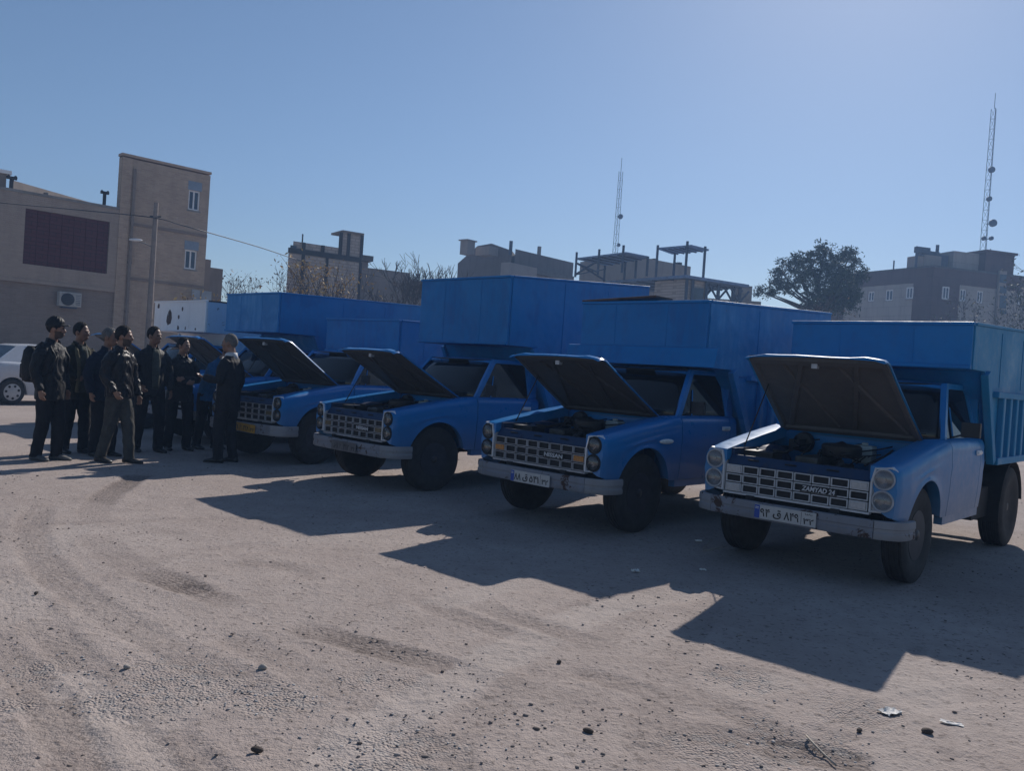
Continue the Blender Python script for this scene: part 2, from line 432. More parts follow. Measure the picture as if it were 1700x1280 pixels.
tracks = [
 ([(230, 790), (175, 825), (150, 865), (172, 905), (230, 945), (312, 976)], .30, .022, 1.0, .010),
 ([(312, 976), (380, 1000), (450, 1025), (590, 1066), (680, 1090), (850, 1140), (1000, 1178), (1150, 1215), (1400, 1262)], .24, .018, .95, .012),
 ([(70, 835), (50, 880), (80, 945), (150, 1000), (230, 1050), (330, 1100), (430, 1150), (520, 1190)], .26, .014, .6, .014),
 ([(-40, 880), (120, 868), (300, 862), (440, 858)], .20, .010, .5, .006),
 ([(160, 862), (300, 890), (420, 925), (520, 960)], .22, .010, .5, .008),
 ([(-20, 1060), (60, 1140), (110, 1220), (140, 1300)], .22, .014, .7, .014),
 ([(500, 945), (620, 975), (720, 1010), (820, 1045), (960, 1085)], .20, .012, .6, .012),
 ([(980, 1120), (1080, 1150), (1180, 1185), (1300, 1225), (1420, 1262)], .20, .012, .7, .012),
 ([(1000, 990), (900, 1030), (800, 1085), (690, 1150), (600, 1215), (540, 1290)], .22, .010, .45, .012),
 ([(1100, 1000), (1000, 1060), (880, 1130), (780, 1200), (720, 1290)], .22, .010, .4, .012),
 ([(1520, 1075), (1522, 1150), (1528, 1290)], .12, .010, .35, .010),
 ([(1556, 1085), (1562, 1160), (1574, 1290)], .12, .010, .35, .010),
 ([(640, 880), (540, 905), (420, 905), (300, 920), (180, 960), (60, 1010)], .18, .008, .35, .008),
 ([(1680, 1150), (1560, 1160), (1440, 1190), (1300, 1260)], .22, .010, .4, .010),
 ([(20, 960), (80, 1050), (170, 1130), (260, 1210), (330, 1290)], .24, .012, .5, .014),
 ([(390, 1060), (470, 1100), (560, 1150), (660, 1210), (760, 1280)], .22, .010, .5, .014),
 ([(1140, 985), (1000, 1010), (860, 1075), (720, 1150), (600, 1230), (560, 1300)], .34, .006, -.8, .010),
 ([(900, 955), (700, 1010), (520, 1060), (380, 1120), (260, 1200)], .30, .005, -.7, .008),
 ([(1540, 1075), (1530, 1160), (1535, 1300)], .42, .006, -.7, .010),
 ([(130, 870), (60, 930), (40, 1010), (90, 1100), (180, 1200), (240, 1290)], .30, .005, -.6, .010),
 ([(1300, 1130), (1180, 1150), (1020, 1180), (860, 1240)], .26, .005, -.6, .010),
 ([(420, 935), (560, 950), (720, 985), (900, 1040), (1080, 1100), (1260, 1160)], .22, .008, .7, .010),
 ([(820, 1060), (980, 1095), (1120, 1140), (1240, 1190), (1330, 1240)], .20, .008, .7, .012),
 ([(1180, 1000), (1130, 1080), (1090, 1170), (1060, 1290)], .22, .010, .4, .012),
]
for i, (p, w, d, k, t) in enumerate(tracks): track(p, w, d, k if i < 2 else k * .62, t, i + 1, .05 if i in (0, 2, 3) else .22 if i == 1 else .2)
for (px, py, rr) in ((308, 1130, .42), (62, 1112, .20), (480, 1162, .22), (190, 1165, .2), (610, 1130, .22), (40, 1170, .14), (1320, 1235, .3), (1180, 1240, .3), (1420, 1180, .25), (1230, 1130, .25), (650, 1245, .3)):
    c = ground_at(px, py); dd = np.hypot(GX - c.x, GY - c.y); grav = np.maximum(grav, np.clip((rr * (1 + 1.2 * fbm(GX * 6, GY * 6, 3, 31)) - dd) / rr * 1.6, 0, 1))
clod = np.clip((fbm(GX * 22, GY * 22, 2, 55, .6) - .20) * 6, 0, 1) * near * (.35 + .65 * np.clip(fbm(GX * 1.3, GY * 1.3, 3, 77) * 4 + .3, 0, 1))
Z += clod * .010
nx_, ny_ = len(xs), len(ys)
verts = np.stack([GX, GY, Z], -1).reshape(-1, 3)
ii = (np.arange(ny_ - 1)[:, None] * nx_ + np.arange(nx_ - 1)[None, :]).ravel()
faces = np.stack([ii, ii + 1, ii + nx_ + 1, ii + nx_], -1)
def ground_mat():
    m_, nt, b = newmat('dusty_earth'); tc = nt.nodes.new("ShaderNodeTexCoord"); v = tc.outputs['Object']
    wa = nt.nodes.new("ShaderNodeAttribute"); wa.attribute_name = 'wear'; ga = nt.nodes.new("ShaderNodeAttribute"); ga.attribute_name = 'grav'
    big = noise_tex(nt, v, .55, 5, .6, .3); mid = noise_tex(nt, v, 5, 6, .65); fine = noise_tex(nt, v, 60, 4, .7); sp = noise_tex(nt, v, 26, 3, .6)
    c = ramp(nt, big, [(.30, (.325, .268, .242)), (.70, (.445, .382, .348))])
    c = mix(nt, ramp(nt, mid, [(.40, .0), (.72, .38)]), c, (.225, .185, .162))
    c = mix(nt, ramp(nt, sp, [(.58, 0.0), (.66, .7)]), c, (.125, .102, .09))
    c = mix(nt, ramp(nt, fine, [(.35, .0), (.75, .40)]), c, (.44, .385, .345))
    ts = nt.nodes.new("ShaderNodeAttribute"); ts.attribute_name = 'tside'; tl = nt.nodes.new("ShaderNodeAttribute"); tl.attribute_name = 'tlong'
    s1 = mmath(nt, 'SINE', mmath(nt, 'ADD', mmath(nt, 'MULTIPLY', ts.outputs['Fac'], 190.0), mmath(nt, 'MULTIPLY', mid, 14.0)))
    s2 = mmath(nt, 'SINE', mmath(nt, 'ADD', mmath(nt, 'MULTIPLY', tl.outputs['Fac'], 120.0), mmath(nt, 'ADD', mmath(nt, 'MULTIPLY', mmath(nt, 'ABSOLUTE', ts.outputs['Fac']), 120.0), mmath(nt, 'MULTIPLY', fine, 7.0))))
    pat = mmath(nt, 'MULTIPLY', mmath(nt, 'ADD', mmath(nt, 'MULTIPLY', s1, .5), mmath(nt, 'MULTIPLY', s2, .5)), wa.outputs['Fac'])
    crumb = ramp(nt, noise_tex(nt, v, 34, 4, .7), [(.36, .25), (.62, 1.0)])
    wf = mmath(nt, 'MULTIPLY', mmath(nt, 'MAXIMUM', wa.outputs['Fac'], 0.0), crumb)
    wl = mmath(nt, 'MULTIPLY', mmath(nt, 'MAXIMUM', mmath(nt, 'MULTIPLY', wa.outputs['Fac'], -1.0), 0.0), ramp(nt, fine, [(.3, .5), (.7, 1.0)]))
    c = mix(nt, wl, c, (.47, .42, .385))
    c = mix(nt, mmath(nt, 'MULTIPLY', wf, .9), c, (.140, .113, .100))
    vo = nt.nodes.new("ShaderNodeTexVoronoi"); vo.inputs['Scale'].default_value = 75; nt.links.new(v, vo.inputs['Vector'])
    gcol = mix(nt, vo.outputs['Color'], (.20, .20, .20), (.38, .37, .36))
    gf = mmath(nt, 'MULTIPLY', ga.outputs['Fac'], ramp(nt, noise_tex(nt, v, 16, 3, .6), [(.48, 0.0), (.64, .55)]))
    c = mix(nt, gf, c, gcol)
    nt.links.new(c, b.inputs['Base Color']); b.inputs['Roughness'].default_value = .95; b.inputs['Specular IOR Level'].default_value = .12
    h = mmath(nt, 'ADD', mmath(nt, 'MULTIPLY', mid, .5), mmath(nt, 'MULTIPLY', fine, .35)); h = mmath(nt, 'ADD', h, mmath(nt, 'MULTIPLY', sp, .8))
    h = mmath(nt, 'ADD', h, mmath(nt, 'MULTIPLY', mmath(nt, 'MULTIPLY', vo.outputs['Distance'], ga.outputs['Fac']), -.8))
    h = mmath(nt, 'ADD', h, mmath(nt, 'MULTIPLY', pat, .12)); h = mmath(nt, 'ADD', h, mmath(nt, 'MULTIPLY', wf, .5))
    h = mmath(nt, 'ADD', h, mmath(nt, 'MULTIPLY', noise_tex(nt, v, 120, 2, .6), .25))
    bump(nt, b, h, .8, .019); return m_
GM = ground_mat()
gr = raw_obj('ground', verts, faces, GM, smooth=True); tag(gr, kind='structure')
for nm, arr in (('wear', wear), ('grav', grav), ('tside', tside), ('tlong', tlong)):
    at_ = gr.data.attributes.new(nm, 'FLOAT', 'POINT'); at_.data.foreach_set('value', arr.astype(np.float32).ravel())
def ground_z(x, y):
    i = int(np.clip(np.searchsorted(xs, x), 1, nx_ - 1)); j = int(np.clip(np.searchsorted(ys, y), 1, ny_ - 1)); return float(Z[j, i])
# loose stones, nobody could count them
PH = (1 + 5 ** .5) / 2
ICO = np.array([(-1, PH, 0), (1, PH, 0), (-1, -PH, 0), (1, -PH, 0), (0, -1, PH), (0, 1, PH), (0, -1, -PH), (0, 1, -PH), (PH, 0, -1), (PH, 0, 1), (-PH, 0, -1), (-PH, 0, 1)], float) / math.hypot(1, PH)
ICF = np.array([(0, 11, 5), (0, 5, 1), (0, 1, 7), (0, 7, 10), (0, 10, 11), (1, 5, 9), (5, 11, 4), (11, 10, 2), (10, 7, 6), (7, 1, 8), (3, 9, 4), (3, 4, 2), (3, 2, 6), (3, 6, 8), (3, 8, 9), (4, 9, 5), (2, 4, 11), (6, 2, 10), (8, 6, 7), (9, 8, 1)])
def stone_verts(x, y, r, flat=.5):
    v = ICO * nrng.uniform(.65, 1.25, (12, 1)) * np.array([r * rng.uniform(.8, 1.5), r * rng.uniform(.7, 1.1), r * flat]); a = rng.uniform(0, 6.28)
    c, s = math.cos(a), math.sin(a); v = v @ np.array([[c, s, 0], [-s, c, 0], [0, 0, 1]]); return v + np.array([x, y, ground_z(x, y) + r * flat * .45])
SV, SF = [], []; k = 0
for i in range(10000):
    y = 2.3 + 11 * rng.random() ** 1.7; x = rng.uniform(-.75, .75) * (y + .8)
    cl = fbm(np.array([x * .9]), np.array([y * .9]), 3, 77)[0]
    if cl < .04 and rng.random() < .85: continue
    r = rng.choice((.003, .0035, .004, .004, .005, .005, .006, .008)) * rng.uniform(.7, 1.25) * (1 + .06 * y)
    if rng.random() < .007: r = rng.uniform(.010, .017)
    SV.append(stone_verts(x, y, r)); SF.append(ICF + 12 * k); k += 1
split_at = len(SV)
for (px, py, rr, n) in ((308, 1130, .45, 420), (62, 1112, .25, 120), (480, 1162, .25, 160), (190, 1165, .2, 90), (1320, 1235, .3, 120), (650, 1245, .35, 140), (1230, 1130, .3, 80), (720, 1180, .5, 140)):
    c = ground_at(px, py)
    for i in range(n // 2):
        a, q = rng.uniform(0, 6.28), rr * rng.random() ** .6; SV.append(stone_verts(c.x + q * math.cos(a) * 1.2, c.y + q * math.sin(a), rng.uniform(.003, .0075))); SF.append(ICF + 12 * k); k += 1
m_, nt, b = newmat('loose_stone'); g_ = nt.nodes.new("ShaderNodeNewGeometry"); v = nt.nodes.new("ShaderNodeTexCoord").outputs['Object']
nt.links.new(ramp(nt, g_.outputs['Random Per Island'], [(0.0, (.14, .112, .098)), (.5, (.25, .208, .185)), (.85, (.34, .295, .27)), (1.0, (.42, .39, .37))]), b.inputs['Base Color']); b.inputs['Roughness'].default_value = .9
M['stone'] = m_
tag(raw_obj('gravel', np.concatenate(SV[:split_at]), np.concatenate(SF[:split_at]), m_), kind='stuff')
m_, nt, b = newmat('grey_chippings'); g_ = nt.nodes.new("ShaderNodeNewGeometry")
nt.links.new(ramp(nt, g_.outputs['Random Per Island'], [(0.0, (.16, .16, .165)), (.5, (.30, .30, .31)), (1.0, (.46, .455, .45))]), b.inputs['Base Color']); b.inputs['Roughness'].default_value = .9
tag(raw_obj('gravel', np.concatenate(SV[split_at:]), np.concatenate(SF[split_at:]) - 12 * split_at, m_), kind='stuff')

# ------------------------------------------------------------------ buildings
def wall_mat(name, c1, c2, mortar, bw=.25, bh=.075, msize=.012, var=.35, stain=.35, axis_=None, off=.5):
    m_, nt, b = newmat(name); tc = nt.nodes.new("ShaderNodeTexCoord"); v = tc.outputs['Object']
    sx = nt.nodes.new("ShaderNodeSeparateXYZ"); nt.links.new(v, sx.inputs[0]); cb = nt.nodes.new("ShaderNodeCombineXYZ")
    nt.links.new(mmath(nt, 'ADD', sx.outputs[0], sx.outputs[1]), cb.inputs[0]); nt.links.new(sx.outputs[2], cb.inputs[1])
    br = nt.nodes.new("ShaderNodeTexBrick"); br.inputs['Scale'].default_value = 1; br.inputs['Brick Width'].default_value = bw; br.inputs['Row Height'].default_value = bh
    br.inputs['Mortar Size'].default_value = msize; br.inputs['Color1'].default_value = (*c1, 1); br.inputs['Color2'].default_value = (*c2, 1); br.inputs['Mortar'].default_value = (*mortar, 1); br.offset = off
    nt.links.new(cb.outputs[0], br.inputs['Vector'])
    n = noise_tex(nt, v, 1.3, 7, .68, .3); vs = coords(nt, 'Object', (1.5, 1.5, .2)); st = noise_tex(nt, vs, 1.6, 5, .6)
    c = mix(nt, mmath(nt, 'MULTIPLY', ramp(nt, n, [(.3, 0.0), (.75, 1.0)]), var), br.outputs['Color'], tuple(x * .62 for x in c1))
    c = mix(nt, mmath(nt, 'MULTIPLY', ramp(nt, st, [(.5, 0.0), (.78, 1.0)]), stain), c, tuple(x * .5 for x in mortar))
    nt.links.new(c, b.inputs['Base Color']); b.inputs['Roughness'].default_value = .9; b.inputs['Specular IOR Level'].default_value = .2
    bump(nt, b, mmath(nt, 'ADD', mmath(nt, 'MULTIPLY', br.outputs['Fac'], -1.0), mmath(nt, 'MULTIPLY', noise_tex(nt, v, 18, 3), .5)), .6, .012)
    return m_
W_BRICK = wall_mat('tan_brick', (.56, .425, .325), (.42, .31, .24), (.50, .41, .33), var=.75, stain=.35)
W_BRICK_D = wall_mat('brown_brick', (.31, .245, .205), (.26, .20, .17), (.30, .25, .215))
W_CREAM = wall_mat('cream_brick', (.44, .35, .29), (.38, .30, .25), (.40, .335, .285))
W_MAROON = wall_mat('maroon_tile', (.115, .036, .038), (.09, .030, .033), (.06, .026, .027), .6, .28, .015, .2, .15)
W_WHITEBR = wall_mat('pale_block', (.58, .51, .46), (.48, .42, .38), (.37, .32, .285), .45, .17, .028, .35, .45)
W_STUCCO = wall_mat('grey_render', (.26, .225, .20), (.25, .215, .195), (.25, .215, .195), 3, 2, .001, .6, .6)
W_STUCCO_L = wall_mat('light_render', (.34, .30, .28), (.33, .295, .275), (.32, .29, .27), 3, 2, .001, .4, .4)
W_STUCCO_D = wall_mat('dark_render', (.15, .135, .13), (.145, .13, .125), (.145, .13, .125), 3, 2, .001, .6, .6)
W_GREYPANEL = wall_mat('grey_cladding', (.42, .39, .36), (.38, .355, .33), (.2, .19, .19), 1.2, .8, .012, .25, .3)
W_DARKPANEL = wall_mat('umber_cladding', (.13, .085, .078), (.115, .078, .072), (.07, .055, .055), 1.2, .8, .012, .25, .3)
CONC = plain('concrete', (.25, .235, .22), .9, 0, .25, 3, .3)
STEEL = plain('grey_painted_steel', (.06, .09, .14), .6, .2, .25, 4)
STEEL_D = plain('dark_steel', (.03, .032, .036), .6, .2, .25, 4)
DECK = plain('deck_underside', (.17, .25, .40), .85, 0, .25, 3)
WHITE_P = plain('white_frame_paint', (.80, .81, .83), .5, 0, .1, 8)
PIPE = plain('drain_pipe', (.22, .18, .155), .6, 0, .2, 5)
FELT = plain('roof_felt', (.10, .095, .09), .9, 0, .3, 3)
M['shutter_box'] = plain('shutter_box', (.22, .28, .36), .6)
class Plane:
    """vertical facade plane through two ground points; (u along, z up) and n towards the viewer"""
    def __init__(s, A, B):
        s.o = Vector((A.x, A.y, 0)); s.u = Vector((B.x - A.x, B.y - A.y, 0)).normalized(); s.n = Vector((s.u.y, -s.u.x, 0))
        if s.n.dot(CP - s.o) < 0: s.n = -s.n
    def hit(s, px, py):
        d = ray(px, py); t = (s.o - CP).dot(s.n) / d.dot(s.n); p = CP + d * t; return (p - s.o).dot(s.u), p.z
    def W(s, u, z, d=0.0): return s.o + s.u * u + Vector((0, 0, z)) + s.n * d
    def ang(s): return math.atan2(s.u.y, s.u.x)
    def root(s, name): return empty(name, s.o, s.ang())
    def sgn(s): return 1 if Vector((-s.u.y, s.u.x, 0)).dot(s.n) > 0 else -1      # +Y of the root faces the viewer?
def wbox(b, pl_, u0, u1, z0, z1, d0, d1, mi=0):      # a block in the facade's own frame: u, outwards depth, z
    s_ = pl_.sgn(); b.box(((u0 + u1) / 2, s_ * (d0 + d1) / 2, (z0 + z1) / 2), (abs(u1 - u0), abs(d1 - d0), abs(z1 - z0)), mi)
def window(pl_, root, u0, u1, z0, z1, frame=WHITE_P, mull=1, depth=.0, fw=.06, lintel=None):
    s_ = pl_.sgn(); b = MB()
    wbox(b, pl_, u0, u0 + fw, z0, z1, depth - .02, depth + .05); wbox(b, pl_, u1 - fw, u1, z0, z1, depth - .02, depth + .05)
    wbox(b, pl_, u0 + fw, u1 - fw, z0, z0 + fw, depth - .02, depth + .05); wbox(b, pl_, u0 + fw, u1 - fw, z1 - fw, z1, depth - .02, depth + .05)
    for k in range(mull): uu = lerp(u0, u1, (k + 1) / (mull + 1)); wbox(b, pl_, uu - fw / 2, uu + fw / 2, z0 + fw, z1 - fw, depth - .02, depth + .045)
    w_ = b.build('window', frame, root)
    p = MB(); wbox(p, pl_, u0 + fw * .8, u1 - fw * .8, z0 + fw * .8, z1 - fw * .8, depth - .03, depth + .012); p.build('pane', M['pane'], w_)
    sl = MB(); wbox(sl, pl_, u0 - .06, u1 + .06, z0 - .07, z0 - .005, depth - .02, depth + .11); sl.build('sill', CONC, w_)
    return w_
def hollow_wall(pl_, root, name, mat, u0, u1, z0, z1, holes, th=.3, d=0.0):
    """wall slab with real openings"""
    us = sorted({u0, u1, *[h[0] for h in holes], *[h[1] for h in holes]}); zs_ = sorted({z0, z1, *[h[2] for h in holes], *[h[3] for h in holes]})
    b = MB()
    for a, c in zip(us, us[1:]):
        run = None
        for e, f in zip(zs_, zs_[1:]):
            inside = any(h[0] <= (a + c) / 2 <= h[1] and h[2] <= (e + f) / 2 <= h[3] for h in holes)
            if inside:
                if run: wbox(b, pl_, a, c, run[0], run[1], d - th, d); run = None
            else: run = (run[0], f) if run else (e, f)
        if run: wbox(b, pl_, a, c, run[0], run[1], d - th, d)
    return b.build(name, mat, root)

# --- the tan brick house: a low block with a maroon panel and a three-storey tower
A, B = at(40, 560, 31.7), at(348, 560, 36.7)
PB = Plane(A, B); root = PB.root("brick_house"); tag(root, "tan brick house with a maroon panel on its low wing and a three-storey wing", "house")
h = lambda px, py: PB.hit(px, py)
uL = h(-70, 500)[0]; uT0 = h(195, 400)[0]; uT1 = h(343, 400)[0]; zT = (h(195, 258)[1] + h(347, 291)[1]) / 2; zLow = (h(40, 318)[1] + h(186, 349)[1]) / 2
p0, p1 = h(41, 345), h(180, 455); pz1 = (h(41, 344)[1] + h(181, 369)[1]) / 2; pz0 = (h(37, 437)[1] + h(178, 455)[1]) / 2; pu0, pu1 = h(40, 390)[0], h(180, 410)[0]
zLed = (h(40, 462)[1] + h(190, 482)[1]) / 2
hollow_wall(PB, root, 'lower_wall', W_BRICK_D, uL, uT0 - .003, 0, zLed, [], .3, -.06)
hollow_wall(PB, root, 'upper_wall', W_CREAM, uL, uT0 - .003, zLed, zLow, [(pu0, pu1, pz0, pz1)], .35, .02)
b = MB(); wbox(b, PB, uL, uT0 - .004, zLed - .12, zLed + .02, -.05, .06); b.build('ledge', W_CREAM, root, bevel=.01)
b = MB(); wbox(b, PB, uL, uT0 - .005, zLow, zLow + .10, -.34, .05); b.build('parapet_cap', CONC, root)
# maroon panel: tiles set apart on a backing
b = MB(); wbox(b, PB, pu0, pu1, pz0, pz1, -.20, -.12); pan = b.build('maroon_panel', W_MAROON, root)
nu_, nz_ = 7, 7; tme = None
for i in range(nu_):
    for j in range(nz_):
        tb = MB(); a0 = lerp(pu0, pu1, i / nu_); a1 = lerp(pu0, pu1, (i + 1) / nu_); e0 = lerp(pz0, pz1, j / nz_); e1 = lerp(pz0, pz1, (j + 1) / nz_)
        if tme is None:
            tb.box((0, 0, 0), (a1 - a0 - .018, .05, e1 - e0 - .018)); tme = tb.mesh('tile', W_MAROON)
        part('tile', tme, pan, ((a0 + a1) / 2, PB.sgn() * (-.10 + rng.uniform(-.006, .006)), (e0 + e1) / 2), (rng.uniform(-.004, .004), 0, rng.uniform(-.004, .004)))
# tower
w1 = (*[h(x, y)[0] for x, y in ((313, 330), (332, 330))], h(322, 349)[1], h(322, 316)[1]); w2 = (*[h(x, y)[0] for x, y in ((307, 425), (327, 425))], h(317, 447)[1], h(317, 415)[1])
hollow_wall(PB, root, 'tower_wall', W_BRICK, uT0, uT1, 0, zT, [w1, w2], .35, 0)
for w_ in (w1, w2):
    wo_ = window(PB, root, w_[0], w_[1], w_[2], w_[3], depth=-.10)
    b = MB(); wbox(b, PB, w_[0] - .05, w_[1] + .05, w_[3] + .003, w_[3] + .38, -.02, .012); b.build('lintel', M['shutter_box'], wo_)
for py in ((371, 391), (459, 480)):
    z = (h(215, py[0])[1] + h(335, py[1])[1]) / 2; b = MB(); wbox(b, PB, uT0 + .45, uT1, z - .06, z + .06, -.02, .035); b.build('string_course', W_BRICK_D, root)
b = MB(); wbox(b, PB, uT0 - .03, uT1 + .03, zT + .052, zT + .16, -.4, .04); wbox(b, PB, uT0, uT0 + .4, 0, zT, .003, .05); b.build('cornice', W_BRICK, root, bevel=.01)
dpt = 9.0
s_ = PB.sgn(); bk = at(206, 400, 41.5) - PB.o; ub0, db0 = bk.dot(PB.u), bk.dot(PB.n); bk = at(338, 400, 44.5) - PB.o; ub1, db1 = bk.dot(PB.u), bk.dot(PB.n)
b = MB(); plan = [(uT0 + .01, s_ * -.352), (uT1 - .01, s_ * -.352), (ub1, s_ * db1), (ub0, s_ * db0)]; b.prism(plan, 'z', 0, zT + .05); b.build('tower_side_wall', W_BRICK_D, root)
b = MB(); wbox(b, PB, uL, uT0 - .01, zLow - .6, zLow - .4, -dpt, -.36); b.build('roof', FELT, root)
b = MB(); du = h(210, 500)[0]; b.tube([Vector((du, s_ * .10, 0)), Vector((du, s_ * .10, zT - .4))], .055, 10)
for z in (1, 3, 5, 7): b.box((du, s_ * .07, z), (.16, .10, .05))
b.build('drainpipe', PIPE, root, 30)
# roof odds and ends on the low wing
zz = zLow; e = PB
b = MB(); wbox(b, PB, uL, h(16, 300)[0], zz, h(12, 285)[1], -1.9, -.5); b.build('roof_hut', W_STUCCO, root)
b = MB(); wbox(b, PB, uL - .2, h(16, 300)[0] + .15, h(12, 285)[1], h(12, 279)[1], -2.0, -.4); b.build('roof_hut_cap', WHITE_P, root)
rb = MB(); pa, pb_ = at(18, 298, 36), at(165, 340, 44)
def Lr(p): q = Vector(p) - PB.o; return Vector((q.dot(PB.u), q.dot(PB.n) * s_, p.z))
q0, q1 = Lr(pa), Lr(pb_); rb.add([(q0.x, q0.y, zz - .5), (q1.x, q1.y, zz - .5), (q1.x, q1.y, q1.z), (q0.x, q0.y, q0.z), (q0.x, q0.y - s_ * .25, zz - .5), (q1.x, q1.y - s_ * .25, zz - .5), (q1.x, q1.y - s_ * .25, q1.z), (q0.x, q0.y - s_ * .25, q0.z)], [(0, 1, 2, 3), (7, 6, 5, 4), (3, 2, 6, 7), (0, 3, 7, 4), (1, 5, 6, 2), (0, 4, 5, 1)])
rb.build('rear_parapet', W_STUCCO, root)
def flue(root_, px, pyb, pyt, r, pl_, d, mat=STEEL_D, cowl=True):
    u, z0 = pl_.hit(px, pyb); z1 = pl_.hit(px, pyt)[1]; s2 = pl_.sgn(); b = MB()
    b.tube([(u, s2 * d, z0 - .3), (u, s2 * d, z1)], r, 10)
    if cowl:
        b.tube([(u - r * 2.2, s2 * d, z1 + r), (u - r * .6, s2 * d, z1 - r * .2)], r * .8, 8); b.tube([(u + r * 2.2, s2 * d, z1 + r), (u + r * .6, s2 * d, z1 - r * .2)], r * .8, 8); b.tube([(u - r * 2.4, s2 * d, z1), (u + r * 2.4, s2 * d, z1)], r * .9, 8)
    return b.build('flue', mat, root_, 30)
flue(root, 24, 320, 292, .07, PB, -.5); flue(root, 179, 352, 317, .065, PB, -.5); flue(root, 91, 330, 314, .10, PB, -1.2, CONC, False)
b = MB()
for px0, px1, py in ((142, 160, 333), (162, 170, 336)): wbox(b, PB, h(px0, 340)[0], h(px1, 340)[0], zz, h(px0, py)[1], -1.6, -.9)
b.build('air_cooler', STEEL_D, root, bevel=.03)
# annex seen past the tower
b = MB(); u2 = h(361, 470)[0]; wbox(b, PB, uT1 + .02, u2, 0, h(352, 428)[1], -3.2, -.8); wbox(b, PB, u2 + .01, u2 + .9, 0, h(366, 440)[1], -4.0, -1.5); b.build('annex', W_STUCCO, root)
b = MB(); 
for px0, px1 in ((312, 327), (328, 346)): wbox(b, PB, h(px0, 490)[0] + .02, h(px1, 490)[0] - .02, h(320, 503)[1], h(325, 482)[1], .30, .36)
gate = b.build('metal_shutter', plain('pale_metal', (.30, .33, .37), .5, .3, .15, 3), root)
# wall-mounted cooling unit
ac = empty("air_conditioner", PB.W(h(112, 497)[0], h(112, 510)[1], 0), PB.ang()); tag(ac, "pale outdoor air-conditioner unit fixed to the lower brick wall of the house", "air conditioner")
b = MB(); b.box((0, s_ * .22, .29), (.80, .34, .56)); b.build('casing', plain('ac_casing', (.40, .39, .37), .6), ac, bevel=.03)
b = MB(); b.lathe([(.02, s_ * .395), (.23, s_ * .395), (.24, s_ * .40)], (-.10, 0, .29), 'y', 24); b.build('fan_grille', M['black'], ac)
b = MB()
for k in range(7): b.box((-.10, s_ * .405, .10 + .065 * k), (.44, .008, .010))
for z in (.08,): b.box((0, s_ * .15, z - .1), (.5, .5, .04))
for z in range(6): b.box((.27, s_ * .395, .12 + .07 * z), (.16, .01, .02))
b.build('fan_guard', STEEL, ac)
# pole, lamp and cable
pg = at(246, 560, 33.2); pole = empty("utility_pole", (pg.x, pg.y, 0)); tag(pole, "slim concrete pole with a street lamp arm standing against the tan brick house", "utility pole")
zt_ = at(258, 336, 33.2).z; b = MB(); b.tube([(0, 0, 0), (0, 0, zt_)], [.14, .085], 10); b.build('shaft', PIPE, pole, 30)
la = at(225, 399, 33.0) - Vector((pg.x, pg.y, 0)); zb_ = at(248, 410, 33.2).z; b = MB(); b.tube([(0, 0, zb_), (la.x * .5, la.y * .5, lerp(zb_, la.z, .62)), (la.x, la.y, la.z)], .028, 8); arm = b.build('lamp_arm', CONC, pole, True)
b = MB(); b.ell((la.x, la.y, la.z + .02), (.28, .10, .06), 14, 8); b.build('lamp_head', WHITE_P, pole, True)
b = MB(); b.box((0, 0, zt_ - .55), (.45, .05, .05)); b.build('crossarm', STEEL_D, pole)
wire_pts = [at(-60, 331, 27), at(0, 336, 28), at(120, 347, 30.5), at(254, 361, 33.0), at(300, 373, 34.0), at(345, 385.5, 35.3), at(430, 410, 41), at(520, 438, 47), at(642, 461, 50)]
b = MB(); b.tube([Vector(p) for p in smooth_line(wire_pts, 8)], .022, 5); tag(b.build('overhead_cable', STEEL_D, None, True), "black overhead cable strung past the utility pole towards the block with brick courses", "cable")

# --- the unfinished pale-block building
A, B = at(476, 500, 46), at(600, 500, 48.5); P2 = Plane(A, B); root = P2.root("brick_building"); tag(root, "unfinished building of pale block courses with dark steel columns and a stair tower", "building"); h = lambda px, py: P2.hit(px, py); s_ = P2.sgn()
u0, u1 = h(477, 450)[0], h(598, 450)[0]; ut = h(566, 420)[0]; z1 = (h(478, 402)[1] + h(565, 408)[1]) / 2; z2 = (h(568, 386)[1] + h(600, 390)[1]) / 2; zb_ = (h(490, 416)[1] + h(597, 432)[1]) / 2
def back2(px, Y): q = at(px, 450, Y) - P2.o; return (q.dot(P2.u), s_ * q.dot(P2.n))
b = MB(); b.prism([(u0, 0), (u1, 0), back2(592, 57), back2(484, 56)], 'z', 0, zb_); b.prism([(u0 + .25, s_ * -.05), (ut, s_ * -.05), back2(562, 54), back2(492, 53)], 'z', zb_ + .003, z1); b.prism([(ut, s_ * -.02), (u1, s_ * -.02), back2(596, 52), back2(569, 52)], 'z', zb_ + .003, z2); b.build('wall', W_WHITEBR, root)
b = MB(); wbox(b, P2, u0, u1 + .02, zb_ - .14, zb_ + .14, -.1, .05)
for px in (503, 535, 564, 577, 599): uu = h(px, 430)[0]; wbox(b, P2, uu - .09, uu + .09, zb_ + .14 if px != 503 else 0, (z1 if px < 560 else z2), -.08, .04)
for px, pt in ((541, 0), (597, 0)): uu = h(px, 460)[0]; wbox(b, P2, uu - .08, uu + .08, 0, zb_ - .14, -.08, .04)
b.build('steel_frame', STEEL_D, root)
b = MB(); wbox(b, P2, ut - .55, ut - .003, z1 - .4, z2 - .9, -1.6, -.2); wbox(b, P2, ut - .02, u1 + .06, z2 + .003, z2 + .12, -1.6, .1); b.build('stair_head', W_STUCCO, root)
b = MB(); uu = h(503, 400)[0]; b.tube([(uu, s_ * -.1, z1 - .2), (uu, s_ * -.1, h(503, 388)[1])], .04, 6); b.build('rod', STEEL_D, root)
